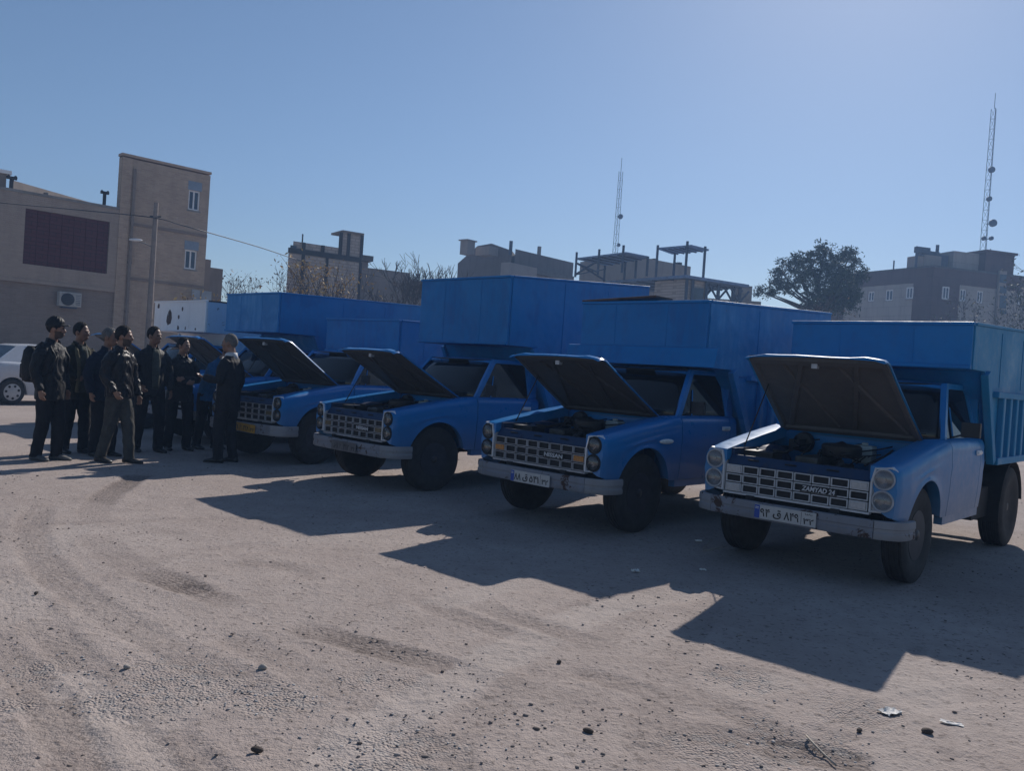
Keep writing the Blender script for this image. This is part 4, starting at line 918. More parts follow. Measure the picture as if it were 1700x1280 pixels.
    for x, y, s_ in ((0, .10, -1), (WBs, .10, -1), (0, Wd - .10, 1), (WBs, Wd - .10, 1)):
        w = MB(); w.lathe([(.17, s_ * .06), (.20, s_ * .085), (.27, s_ * .085), (.297, s_ * .06), (.30, 0), (.297, -s_ * .08), (.2, -s_ * .09)], (0, 0, 0), 'y', 32); wo_ = w.build('wheel', M['tyre'], T, 40, loc=(x, y, .295))
        c = MB(); c.lathe([(.20, s_ * .078), (.195, s_ * .09), (.06, s_ * .10), (.01, s_ * .102)], (0, 0, 0), 'y', 32)
        for k in range(7):
            a = 2 * math.pi * k / 7 + .3; c.lathe([(.030, s_ * .088), (.030, s_ * .098), (.002, s_ * .098)], (math.cos(a) * .145, 0, math.sin(a) * .145), 'y', 12, 1)
        c.build('wheel_cover', [cov, M['dark']], wo_, 30)
sedan()
# ------------------------------------------------------------------ the blue pickups
def ztop(X): return pl(X, [(-1.8, 1.175), (-.6, 1.165), (-.3, 1.125), (0, 1.08), (.3, 1.03), (.55, .985), (.68, .962)])
def ybase(X): return pl(X, [(-1.8, .835), (-.6, .845), (.45, .842), (.62, .826), (.68, .805)])
AX, AR, AZ = 0.0, .445, .40                       # wheel arch centre, radius, height
def zlow(X):
    z = pl(X, [(-1.8, .50), (-.5, .50), (.44, .50), (.68, .58)])
    d = AR * AR - (X - AX) ** 2
    return max(z, AZ + math.sqrt(d)) if d > 0 else z
US = [(0, .085), (.010, .05), (.028, .024), (.055, .009), (.09, .001), (.125, .002), (.15, 0.0)]
def side_ring(X, sgn, gutter=None):
    zt, yb, zl = ztop(X), ybase(X), zlow(X); pts = []
    if gutter: pts.append((X, sgn * gutter, zt - .10)); pts.append((X, sgn * gutter, zt - .002))
    for u, ins in US: pts.append((X, sgn * (yb - ins), zt - u))
    z0 = zt - .15
    flare = max(0, 1 - abs(math.hypot(X - AX, 0) - 0) / .55) * .012 if abs(X) < .55 else 0
    for i in range(1, 7):
        z = lerp(z0, zl, i / 6); tuck = .022 * max(0, (.80 - z) / .3) ** 1.5
        crease = .007 if i == 1 else 0
        pts.append((X, sgn * (yb + crease - tuck + (flare if i >= 5 else 0)), z))
    pts.append((X, sgn * (yb - .05), zl + .004)); pts.append((X, sgn * (yb - .10), zl + .03))
    return pts
def fender_mesh(sgn):
    b = MB(); xs = [.675, .665] + [.65 - .03 * i for i in range(42)] + [-.607]
    rings = [side_ring(x, sgn, .605 if x > -.5 else .605 + .13 * (-.5 - x) / .11) for x in xs]
    b.loft(rings, False)
    f = rings[0]; b.add(f, [tuple(range(len(f)))])
    return b
def door_mesh(sgn):
    b = MB(); xs = [-.618 - .0327 * i for i in range(31)]
    rings = [side_ring(x, sgn, .765) for x in xs]; b.loft(rings, False)
    for f in (rings[0], rings[-1]): b.add(f, [tuple(range(len(f)))])
    return b
WB = -2.92
def cab_shell():
    b = MB()
    for s_ in (1, -1):
        rings = [side_ring(x, s_, .60) for x in (-1.608, -1.65, -1.70, -1.745)]; b.loft(rings, False); b.add(rings[0], [tuple(range(len(rings[0])))])
        # rocker sill, a step behind the door face
        b.box((-1.15, s_ * .775, .47), (1.15, .07, .09))
        # pillars
        b.bar((-.635, s_ * .752, 1.15), (-1.035, s_ * .630, 1.645), .052, .045, up=(1, 0, 0))
        b.prism([(-1.60, 1.16), (-1.745, 1.16), (-1.745, 1.60), (-1.66, 1.60), (-1.635, 1.58)], 'y', s_ * .70, s_ * .775)
        b.bar((-1.62, s_ * .765, 1.16), (-1.64, s_ * .635, 1.64), .06, .05, up=(1, 0, 0))
        b.bar((-1.02, s_ * .632, 1.637), (-1.70, s_ * .632, 1.637), .045, .05)
    # roof with a crown, thick
    up, dn = [], []
    rings = []
    for x, dz in ((-.975, -.030), (-.99, -.008), (-1.06, .006), (-1.2, .014), (-1.4, .016), (-1.6, .008), (-1.70, -.012), (-1.74, -.05), (-1.75, -.12)):
        ring = []
        for y in (-.665, -.655, -.60, -.45, -.2, 0, .2, .45, .60, .655, .665):
            ring.append((x - .03 * (abs(y) / .66) ** 2, y, 1.668 + dz - .022 * (abs(y) / .66) ** 2 - (.035 if abs(y) > .66 else .010 if abs(y) > .65 else 0)))
        for y in (.60, .3, 0, -.3, -.60): ring.append((x - .02, y, 1.62 + dz - .015 * (abs(y) / .6) ** 2))
        rings.append(ring)
    b.loft(rings, True)
    # cowl, firewall, back wall, floor
    cw = []
    for x, z in ((-.49, 1.105), (-.50, 1.145), (-.60, 1.165), (-.68, 1.15)):
        cw.append([(x - .10 * (abs(y) / .72) ** 2, y, z - .006 * (abs(y) / .7) ** 2) for y in (-.73, -.6, -.4, -.2, 0, .2, .4, .6, .73)])
    b.loft(cw, False)
    b.box((-.545, 0, .80), (.03, 1.44, .60)); b.box((-1.735, 0, .86), (.03, 1.5, .70)); b.box((-1.15, 0, .52), (1.2, 1.5, .03))
    b.box((-1.735, .0, 1.60), (.03, 1.2, .10)); b.box((-1.735, .60, 1.38), (.03, .12, .40)); b.box((-1.735, -.60, 1.38), (.03, .12, .40))
    return b
def windshield_mb():
    b = MB(); rings = []
    for t in (0, .25, .5, .75, 1):
        rings.append([(lerp(-.545, -.985, t) - lerp(.085, .05, t) * abs(k) ** 2.2, k * lerp(.722, .612, t), lerp(1.160, 1.638, t) + .012 * math.sin(t * math.pi)) for k in (-1, -.75, -.5, -.25, 0, .25, .5, .75, 1)])
    b.loft(rings, False); return b
def frame_seal_mb():
    b = MB()
    pts = [(lerp(-.540, -.98, t) - lerp(.085, .05, t), lerp(.728, .617, t), lerp(1.160, 1.640, t)) for t in (0, .5, 1)]
    top = [(-.98 - .05 * abs(k) ** 2.2, k * .617, 1.642) for k in (.75, .5, .25, 0, -.25, -.5, -.75)]
    lft = [(p[0], -p[1], p[2]) for p in pts[::-1]]
    bot = [(-.540 - .085 * abs(k) ** 2.2, k * .728, 1.160) for k in (-.75, -.5, -.25, 0, .25, .5, .75)]
    b.tube(pts + top + lft + bot + [pts[0]], .011, 6, 0, False); return b
def side_glass_mb(s_):
    b = MB(); q = [(-.72, s_ * .748, 1.17), (-1.595, s_ * .768, 1.17), (-1.622, s_ * .640, 1.625), (-1.07, s_ * .633, 1.625)]
    b.add(q, [(0, 1, 2, 3)]); return b
def door_frame_mb(s_):
    b = MB(); q = [(-.69, s_ * .755, 1.165), (-1.065, s_ * .641, 1.632), (-1.625, s_ * .648, 1.632), (-1.60, s_ * .778, 1.165)]
    b.tube([q[0], q[1], q[2], q[3]], .016, 6); b.bar((-.90, s_ * .764, 1.165), (-1.0, s_ * .69, 1.44), .012, .016)
    return b
HL = 1.17
def hood_parts(theta, sag):
    """rigid hood hinged at the cowl, opened by theta"""
    c_, s_ = math.cos(theta), math.sin(theta)
    H = Vector((-.50, 0, 1.150))
    def P(l, y, h): return (H.x + c_ * l - s_ * h, y, H.z + s_ * l + c_ * h)
    top = MB(); rings = []
    ys = [-1, -.97, -.86, -.70, -.5, -.25, 0, .25, .5, .70, .86, .97, 1]
    for l in [0.0, .04, .2, .4, .6, .8, .95, 1.08, 1.14, 1.165, HL]:
        hw = pl(l, [(0, .655), (HL, .605)]); ring = []
        fl = max(0, (l - 1.08) / (HL - 1.08)); drop = .055 * fl ** 2 + sag * .01 * math.sin(l * 2.6)
        for k in ys:
            edge = .028 if abs(k) == 1 else .008 if abs(k) > .96 else 0
            ridge = .012 if abs(abs(k) - .70) < .01 else 0
            ring.append(P(l, k * hw, .022 * (1 - k * k) + ridge - edge - drop + sag * .006 * math.sin(5 * k + 3 * l)))
        for k in ys[::-1]:
            ring.append(P(l - .004, k * (hw - .004), .022 * (1 - k * k) - (.012 if abs(k) < .97 else .03) - drop))
        rings.append(ring)
    top.loft(rings, True)
    und = MB()
    def bar(l0, k0, l1, k1, w=.055, d=.022):
        hw = lambda l: pl(l, [(0, .655), (HL, .605)])
        a, b_ = (l0, k0 * hw(l0)), (l1, k1 * hw(l1)); dx, dy = b_[0] - a[0], b_[1] - a[1]; L = math.hypot(dx, dy); nx, ny = -dy / L, dx / L
        vs = []
        for (l, y) in (a, b_):
            crown = .022 * (1 - (y / .63) ** 2) - .018 - sag * .007
            for o, dd in ((-w / 2, 0), (-w / 2 * .6, -d), (w / 2 * .6, -d), (w / 2, 0)): vs.append(P(l + nx * o, y + ny * o, crown + dd - .001))
        und.add(vs, [(0, 1, 5, 4), (1, 2, 6, 5), (2, 3, 7, 6), (3, 2, 1, 0), (4, 5, 6, 7)])
    for k in (-.93, .93): bar(.03, k, 1.10, k, .07)
    bar(.05, -.96, .05, .96, .08); bar(1.09, -.95, 1.09, .95, .10, .03)
    bar(.10, -.80, 1.06, -.22, .06, .02); bar(.10, .80, 1.06, .22, .06, .02); bar(.10, -.12, 1.06, -.55, .05, .02); bar(.10, .12, 1.06, .55, .05, .02)
    # sheet under the skin, between the braces
    sh = []
    for l in (.02, .3, .6, .9, 1.10):
        hw = pl(l, [(0, .655), (HL, .605)]) * .972
        sh.append([P(l, k * hw, .022 * (1 - k * k) - .021 - sag * .007 - .003 * math.sin(7 * l + 4 * k)) for k in (-1, -.75, -.5, -.25, 0, .25, .5, .75, 1)])
    und.loft(sh, False)
    hinge = MB()
    for k in (-1, 1):
        hinge.bar((-.52, k * .60, 1.13), P(.09, k * .60, -.02), .02, .03)
    latch = MB(); latch.box(P(1.06, 0, -.05), (.05, .05, .05))
    prop = (Vector((.40, -.585, .985)), Vector(P(.72, -.54, -.02)))
    return top, und, hinge, latch, prop
def bumper_path(t):   # plan curve of the bumper, t in -1..1 across
    return [(.425, -.868), (.56, -.862), (.645, -.835), (.70, -.76), (.735, -.68), (.750, -.5), (.757, -.2), (.757, .2), (.750, .5), (.735, .68), (.70, .76), (.645, .835), (.56, .862), (.425, .868)][t]
BPROF = [(-.022, .556), (.006, .560), (.020, .554), (.023, .530), (.023, .500), (.017, .495), (.017, .470), (.023, .465), (.022, .425), (.012, .413), (-.012, .410), (-.02, .414), (.006, .430), (.010, .462), (.006, .49), (.010, .52), (.004, .54)]
def bumper_mb(idx):
    b = MB(); pts = [Vector((*bumper_path(i), 0)) for i in idx]; rings = []
    for i, p in enumerate(pts):
        t = (pts[min(i + 1, len(pts) - 1)] - pts[max(i - 1, 0)]).normalized(); n = Vector((t.y, -t.x, 0))
        rings.append([(p.x + n.x * o, p.y + n.y * o, z) for o, z in BPROF])
    b.loft(rings, True); return b
def tyre_mb(w=.19, r=.392):
    b = MB(); h = w / 2
    prof = [(.20, -h * .72), (.235, -h * .86), (.30, -h * 1.0), (.345, -h * .98), (r - .022, -h * .90), (r - .004, -h * .80)]
    for c_ in (-.055, -.02, .02, .055):
        prof += [(r, c_ - .011), (r - .010, c_ - .006), (r - .010, c_ + .006), (r, c_ + .011)]
    prof += [(r - .004, h * .80), (r - .022, h * .90), (.345, h * .98), (.30, h), (.235, h * .86), (.20, h * .72)]
    b.lathe(prof, (0, 0, 0), 'y', 48)
    return b
def rim_mb(s_):
    b = MB(); o = s_
    b.lathe([(.205, .075 * o), (.20, .060 * o), (.178, .052 * o), (.165, .018 * o), (.12, .030 * o), (.085, .048 * o), (.055, .048 * o), (.055, -.03 * o), (.19, -.06 * o)], (0, 0, 0), 'y', 32)
    for j in range(8):
        a = 2 * math.pi * j / 8; M_ = Matrix.Rotation(-a, 3, 'Y')
        b.box(M_ @ Vector((.142, .026 * o, 0)), (.022, .012, .052), 1, M_)
    for j in range(5):
        a = 2 * math.pi * j / 5; b.lathe([(.010, .045 * o), (.010, .062 * o)], (math.cos(a) * .070, 0, math.sin(a) * .070), 'y', 8, 2)
    b.lathe([(.046, .04 * o), (.046, .075 * o), (.036, .085 * o), (.01, .088 * o)], (0, 0, 0), 'y', 16, 2)
    return b
# front-facing frame: x to the photograph's right (truck +Y), y up, z forward (+X)
FRONT = Matrix(((0, 0, 1, 0), (1, 0, 0, 0), (0, 1, 0, 0), (0, 0, 0, 1)))
def front_at(x, y, z, tilt=0.0):
    m_ = Matrix.Translation((x, y, z)) @ FRONT
    if tilt: m_ = m_ @ Matrix.Rotation(tilt, 4, 'Z')
    return m_
BOX_OUT = [(.612, .600), (.612, .835), (.640, .952), (.762, .968), (.800, .940), (.812, .84), (.808, .61)]     # headlight bezel outline (y,z)
def make_truck(pos, ang, o):
    T = empty("dump_pickup", (pos[0], pos[1], 0), R(ang))
    tag(T, o['label'], 'truck', 'blue pickups parked in a row with their hoods up')
    P_ = o.get('paint', M['blue'])
    # --- running gear
    c = MB()
    for s_ in (-1, 1): c.box((-1.6, s_ * .36, .52), (4.6, .07, .14))
    for x in (.45, -.9, -1.9, -3.7): c.box((x, 0, .52), (.08, .72, .10))
    c.tube([(0, -.66, .38), (0, .66, .38)], .045, 8); c.tube([(WB, -.7, .40), (WB, .7, .40)], .055, 8); c.ell((WB, 0, .40), (.16, .15, .15)); c.tube([(-.9, 0, .45), (WB, 0, .40)], .035, 8)
    for s_ in (-1, 1):
        c.box((WB, s_ * .50, .33), (1.1, .06, .035)); c.box((0, s_ * .5, .46), (.12, .25, .09))
    c.tube([(-.6, -.45, .34), (-2.0, -.45, .34), (-3.9, -.5, .38)], .03, 8); c.box((-2.1, .60, .50), (.6, .3, .30))
    part('chassis', cached('chassis', lambda: c, M['chassis']), T)
    for i, (x, s_) in enumerate(((0, 1), (0, -1), (WB, 1), (WB, -1))):
        tw = .19 if i < 2 else .23; sc = 1.0 if i < 2 else 1.08
        w = part('wheel', cached('wheel|%d' % (i // 2), lambda: tyre_mb(tw), M['tyre'], 40), T, (x, s_ * (.705 if i < 2 else .745), .392 * sc - .006), (0, rng.uniform(0, 6), (o.get('steer', 0) if i < 2 else 0)))
        w.scale = (sc, 1, sc)
        part('rim', cached('rim|%d' % s_, lambda: rim_mb(s_), [M['rim'], M['dark'], M['hub']], 40), w)
    for s_ in (1, -1):
        mg = MB(); rings = []
        for k in range(13):
            a_ = R(8 + 164 * k / 12); rr = .50; rings.append([(WB + math.cos(a_) * (rr + t), s_ * y, min(.40 + math.sin(a_) * (rr + t), .895 + t)) for t, y in ((0, .60), (0, .86), (.012, .86), (.012, .60))])
        mg.loft(rings, True); mg.box((WB + .52, s_ * .73, .40), (.012, .26, .22)); part('mudguard', cached('mudguard|%d' % s_, lambda: mg, M['chassis']), T)
    tk = MB(); tk.tube([(-2.05, -.58, .52), (-1.45, -.58, .52)], .17, 14); part('fuel_tank', cached('fuel_tank', lambda: tk, M['chassis'], 35), T)
    # --- cab
    part('cab_shell', cached('cab_shell', cab_shell, P_, 35), T, mats=[P_])
    for s_ in (1, -1):
        part('fender', cached('fender|%d' % s_, lambda: fender_mesh(s_), P_, 38), T, mats=[P_])
        d = part('door', cached('door|%d' % s_, lambda: door_mesh(s_), P_, 38), T, mats=[P_])
        part('window_frame', cached('window_frame|%d' % s_, lambda: door_frame_mb(s_), P_, 40), d, mats=[P_])
        part('window', cached('window|%d' % s_, lambda: side_glass_mb(s_), M['glass']), d, solid=.004)
        hb = MB(); hb.box((-1.50, s_ * .856, 1.035), (.13, .018, .026)); hb.box((-1.50, s_ * .846, 1.035), (.16, .014, .045))
        part('door_handle', cached('door_handle|%d' % s_, lambda: hb, M['chrome']), d, bevel=.004)
        mb = MB(); mb.tube([(-.74, s_ * .79, 1.18), (-.72, s_ * .90, 1.22)], .009, 6); mb.box((-.72, s_ * .95, 1.26), (.05, .15, .13))
        if s_ == 1: part('side_mirror', cached('side_mirror|%d' % s_, lambda: mb, M['black']), T, bevel=.015)
    ws = part('windshield', cached('windshield', windshield_mb, M['glass'], True), T, solid=.005)
    part('windshield_seal', cached('windshield_seal', frame_seal_mb, M['rubber'], True), T)
    for y in (-.42, .22):
        wp = MB(); wp.tube([(-.57, 0, 1.15), (-.575, 0, 1.182), (-.595, .20, 1.19), (-.615, .40, 1.20)], [.012, .009, .007, .006], 5)
        part('wiper', cached('wiper', lambda: wp, M['black']), T, (0, y, 0))
    st = MB(); st.box((-1.50, 0, .80), (.42, 1.3, .18)); st.box((-1.66, 0, 1.08), (.10, 1.3, .52))
    part('bench_seat', cached('bench_seat', lambda: st, M['seat']), T, bevel=.03)
    ds = MB(); ds.box((-.74, 0, 1.05), (.22, 1.36, .20)); ds.lathe([(.185, -.012), (.20, 0), (.185, .012), (.175, 0)], (0, 0, 0), 'x', 28)
    dd = MB(); dd.box((-.76, 0, 1.05), (.22, 1.36, .19))
    part('dashboard', cached('dashboard', lambda: dd, M['seat']), T, bevel=.03)
    sw = MB(); ring = [(0, .19 * math.cos(a), .19 * math.sin(a)) for a in [2 * math.pi * i / 24 for i in range(25)]]; sw.tube(ring, .012, 6, 0, False); sw.bar((0, -.19, 0), (0, .19, 0), .03, .02); sw.tube([(0, 0, 0), (.3, 0, -.05)], .02, 6)
    part('steering_wheel', cached('steering_wheel', lambda: sw, M['black'], True), T, (-.98, .36, 1.17), (0, R(-35), 0))
    # --- hood up
    top, und, hinge, latch, prop = hood_parts(R(o['hood']), o.get('sag', 0))
    h = top.build('hood', o.get('hood_paint', P_), T, 40)
    und.build('hood_underside', o.get('liner', M['liner']), h, 30)
    hinge.build('hood_hinge', M['black'], h); latch.build('hood_latch', M['chrome_dk'], h)
    pr = MB(); pr.tube([prop[0], prop[1]], .006, 6); pr.build('hood_prop', M['black'], T, True)
    # --- front panel, engine bay
    rs = MB()
    rs.prism([(.655, .84), (.600, .915), (.585, .915), (.56, .86), (.56, .58), (.60, .58), (.60, .80), (.645, .825)], 'y', -.60, .60)
    for y in (-.38, -.05, .30): rs.box((.632, y, .884), (.012, .10, .012), 1, Matrix.Rotation(R(36), 3, 'Y'))
    for y in (-.26, .13): rs.prism([(y - .035, .845), (y, .885), (y + .035, .845)], 'x', .648, .655)
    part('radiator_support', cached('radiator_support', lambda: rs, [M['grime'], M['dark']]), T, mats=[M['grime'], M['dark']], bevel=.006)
    rd = MB(); rd.box((.53, 0, .74), (.05, 1.0, .34)); part('radiator', cached('radiator', lambda: rd, M['engine']), T)
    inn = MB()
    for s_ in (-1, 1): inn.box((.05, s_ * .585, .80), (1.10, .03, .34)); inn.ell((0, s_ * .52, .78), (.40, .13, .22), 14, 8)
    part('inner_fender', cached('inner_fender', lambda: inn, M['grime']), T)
    eg = MB(); eg.box((.10, 0, .72), (.62, .34, .34)); eg.box((.10, -.03, .90), (.56, .20, .10), 0); eg.lathe([(.02, 0), (.13, 0), (.14, .03), (.13, .06), (.02, .06)], (.44, 0, .74), 'x', 20)
    for k in range(4): eg.box((.30 - .14 * k, .16, .83), (.06, .14, .06))
    e = part('engine', cached('engine', lambda: eg, M['engine']), T, bevel=.015)
    af = MB(); af.lathe([(.02, .0), (.155, 0), (.165, .02), (.165, .09), (.15, .105), (.04, .115), (.015, .13)], (.05, .14, .96), 'z', 24)
    part('air_filter', cached('air_filter', lambda: af, M['black'], 35), e)
    bt = MB(); bt.box((.36, -.42, .84), (.20, .26, .19)); bt.box((.36, -.42, .945), (.21, .27, .02), 0); bt.tube([(.32, -.34, .95), (.32, -.34, .975)], .011, 8, 1); bt.tube([(.32, -.50, .95), (.32, -.50, .975)], .011, 8, 1)
    part('battery', cached('battery', lambda: bt, [M['black'], M['alu']]), e, bevel=.006)
    wt = MB(); wt.box((-.28, .22, .98), (.13, .17, .16)); wt.tube([(-.28, .22, 1.06), (-.28, .22, 1.085)], .03, 10)
    part('washer_tank', cached('washer_tank', lambda: wt, M['tank']), e, bevel=.02)
    hs = MB()
    hs.tube([(.50, .25, .86), (.40, .28, .93), (.25, .22, .93), (.15, .10, .88)], .024, 8); hs.tube([(.50, -.2, .62), (.4, -.25, .75), (.2, -.22, .80)], .024, 8)
    hs.tube([(-.40, -.3, 1.02), (-.1, -.34, .98), (.2, -.30, .95), (.34, -.34, .97)], .012, 6); hs.tube([(-.45, .40, 1.03), (-.1, .45, .99), (.3, .43, .93)], .010, 6); hs.tube([(-.48, -.1, 1.04), (-.2, .0, 1.02), (.0, -.08, .96)], .014, 6)
    for k in range(5): hs.tube([(-.50, -.5 + .22 * k, 1.06), (-.30, -.45 + .2 * k, 1.04 + .02 * (k % 2)), (.0 + .08 * k, -.25 + .12 * k, 1.00), (.25, -.3 + .17 * k, .95)], .007, 5)
    for k in range(4): hs.tube([(-.02 - .13 * k, .20, .90), (.0 - .1 * k, .30, .98), (-.15, .40, 1.0)], .006, 5)
    part('hose', cached('hose', lambda: hs, M['rubber'], True), e)
    al = MB(); al.lathe([(.02, 0), (.065, 0), (.07, .02), (.07, .10), (.06, .12), (.02, .12)], (.22, -.30, .82), 'x', 16); 
    bm_ = MB(); bm_.box((-.34, -.42, 1.0), (.16, .10, .10)); bm_.lathe([(.02, 0), (.09, 0), (.10, .02), (.09, .08), (.02, .09)], (-.52, -.42, 1.02), 'x', 18); part('brake_servo', cached('brake_servo', lambda: bm_, M['black'], 35), e)
    part('alternator', cached('alternator', lambda: al, M['alu'], 35), e)
    # --- face: grille, lamps, bumper, plate
    gm, gd = o['grille'], M['dark']
    y0, y1, z0, z1 = -.605, .605, .602, .838; nx, nz = 8, 3; cw, ch = (y1 - y0) / nx, (z1 - z0) / nz
    bk = MB(); bk.box((.628, 0, .72), (.02, 1.21, .24)); g = part('grille', cached('grille', lambda: bk, gd), T)
    fr = MB(); bw = o.get('cellw', .0055)
    for i in range(nx):
        for k in range(nz):
            a0, a1, b0, b1 = y0 + i * cw + .005, y0 + (i + 1) * cw - .005, z0 + k * ch + .005, z0 + (k + 1) * ch - .005
            x0, x1 = .660, .676
            for (p, q) in (((a0, b0), (a1, b0 + bw)), ((a0, b1 - bw), (a1, b1)), ((a0, b0 + bw), (a0 + bw, b1 - bw)), ((a1 - bw, b0 + bw), (a1, b1 - bw))):
                fr.box(((x0 + x1) / 2, (p[0] + q[0]) / 2, (p[1] + q[1]) / 2), (x1 - x0, q[0] - p[0], q[1] - p[1]))
    fr.box((.655, 0, .592), (.05, 1.235, .016)); fr.box((.652, 0, .720), (.01, 1.21, .215), 1)
    part('grille_frame', cached('grille_frame|%s' % bw, lambda: fr, [gm, gd]), g, mats=[gm, gd])
    for side in (0, 7):
        for k in o['signal'][0]:
            ln = MB(); ln.box((0, 0, 0), (.02, cw - .03, ch - .026))
            part('turn_signal', cached('turn_signal', lambda: ln, o['signal'][1]), T, (.672, y0 + (side + .5) * cw, z0 + (k + .5) * ch), mats=[o['signal'][1]], bevel=.004)
    if o.get('badge'):
        text_obj('badge', o['badge'][0], .06, o['badge'][1], g, front_at(.680, .213, .716, R(-1)), .004, 1.0, o['badge'][2], .040, .0012, o['badge'][3])
        bb = MB(); bb.box((.676, .213, .716), (.006, o['badge'][2] + .03, .056)); bb.build('badge_backing', M['dark'], g)
    for s_ in (1, -1):
        poly = [(s_ * y, z) for y, z in BOX_OUT]; n = len(poly); cy_ = sum(p[0] for p in poly) / n; cz_ = sum(p[1] for p in poly) / n
        bz = MB()
        outer = [(.672 - .05 * max(0, (abs(y) - .74) / .07), y, z) for y, z in poly]
        face = [(.690 - .05 * max(0, (abs(y) - .74) / .07), cy_ + (y - cy_) * .965, cz_ + (z - cz_) * .975) for y, z in poly]
        inner = [(.690 - .05 * max(0, (abs(y) - .74) / .07), cy_ + (y - cy_) * .84, cz_ + (z - cz_) * .91) for y, z in poly]
        rec = [(.660, cy_ + (y - cy_) * .80, cz_ + (z - cz_) * .89) for y, z in poly]
        bz.loft([[(.62, y, z) for y, z in poly], outer, face, inner, rec], True, False)
        bz.add(rec, [tuple(range(n))], 1)
        bzo = part('headlight_bezel', cached('headlight_bezel|%d' % s_, lambda: bz, [gm, gd], False), T, mats=list(o['bezel']))
        for zc in (.868, .700):
            hl = MB(); hl.lathe([(.083, .0), (.084, .022), (.076, .026), (.070, .018)], (.662, s_ * .712, zc), 'x', 28, 0); hl.lathe([(.072, .004), (.05, -.004), (.02, -.008), (.004, -.008)], (.664, s_ * .712, zc), 'x', 24, 1)
            part('headlight', cached('headlight|%d%s' % (s_, zc), lambda: hl, [M['chrome_dk'], M['reflector']], True), bzo, mats=[o['ring'], M['reflector']])
            lz = MB(); lz.lathe([(.071, .018), (.060, .030), (.035, .038), (.004, .041)], (.664, s_ * .712, zc), 'x', 24)
            part('headlight_lens', cached('headlight_lens|%d%s' % (s_, zc), lambda: lz, M['lamp_glass'], True), bzo)
    part('bumper', cached('bumper', lambda: bumper_mb(range(4, 10)), M['bumper'], 40), T, mats=[o.get('bumper', M['bumper'])])
    for idx in (range(0, 5), range(9, 14)):
        pb = part('bumper_end', cached('bumper_end|%d' % idx[0], lambda: bumper_mb(idx), M['bumper_end'], 40), T, mats=[o.get('bumper_end', M['bumper_end'])])
        pb.location.x = .004
    if o.get('plate'):
        pm, txt, ink, yc, zc, tl = o['plate']
        pb = MB(); pb.box((0, 0, 0), (.006, .52, .115)); np_ = part('number_plate', cached('number_plate', lambda: pb, pm), T, (.797, yc, zc), (R(tl), 0, 0), mats=[pm], bevel=.003)
        for body, yy, zz, w_, h_ in txt:
            text_obj('plate_lettering', body, .08, ink, np_, front_at(.0035, yy, zz), .0008, 1.0, w_, h_, .0016)
        if o.get('plate_strip'):
            sp = MB(); sp.box((.002, -.235, 0), (.006, .045, .107)); sp.box((.0055, -.236, .036), (.001, .030, .006), 1); sp.box((.0055, -.236, .024), (.001, .030, .004), 1); sp.build('plate_strip', [M['plate_blue'], M['flag']], np_)
        if pm is not M['plate_dirty']:
            dv = MB(); dv.box((.0035, .140, 0), (.001, .003, .10)); dv.build('plate_divider', ink, np_)
    if o.get('marker'):
        for s_ in (1, -1):
            mk = MB(); mk.ell((-.33, s_ * .845, .905), (.13, .022, .028), 14, 8); mk.build('side_marker', M['marker'], T, True)
    make_bed(T, o['bed'])
    return T
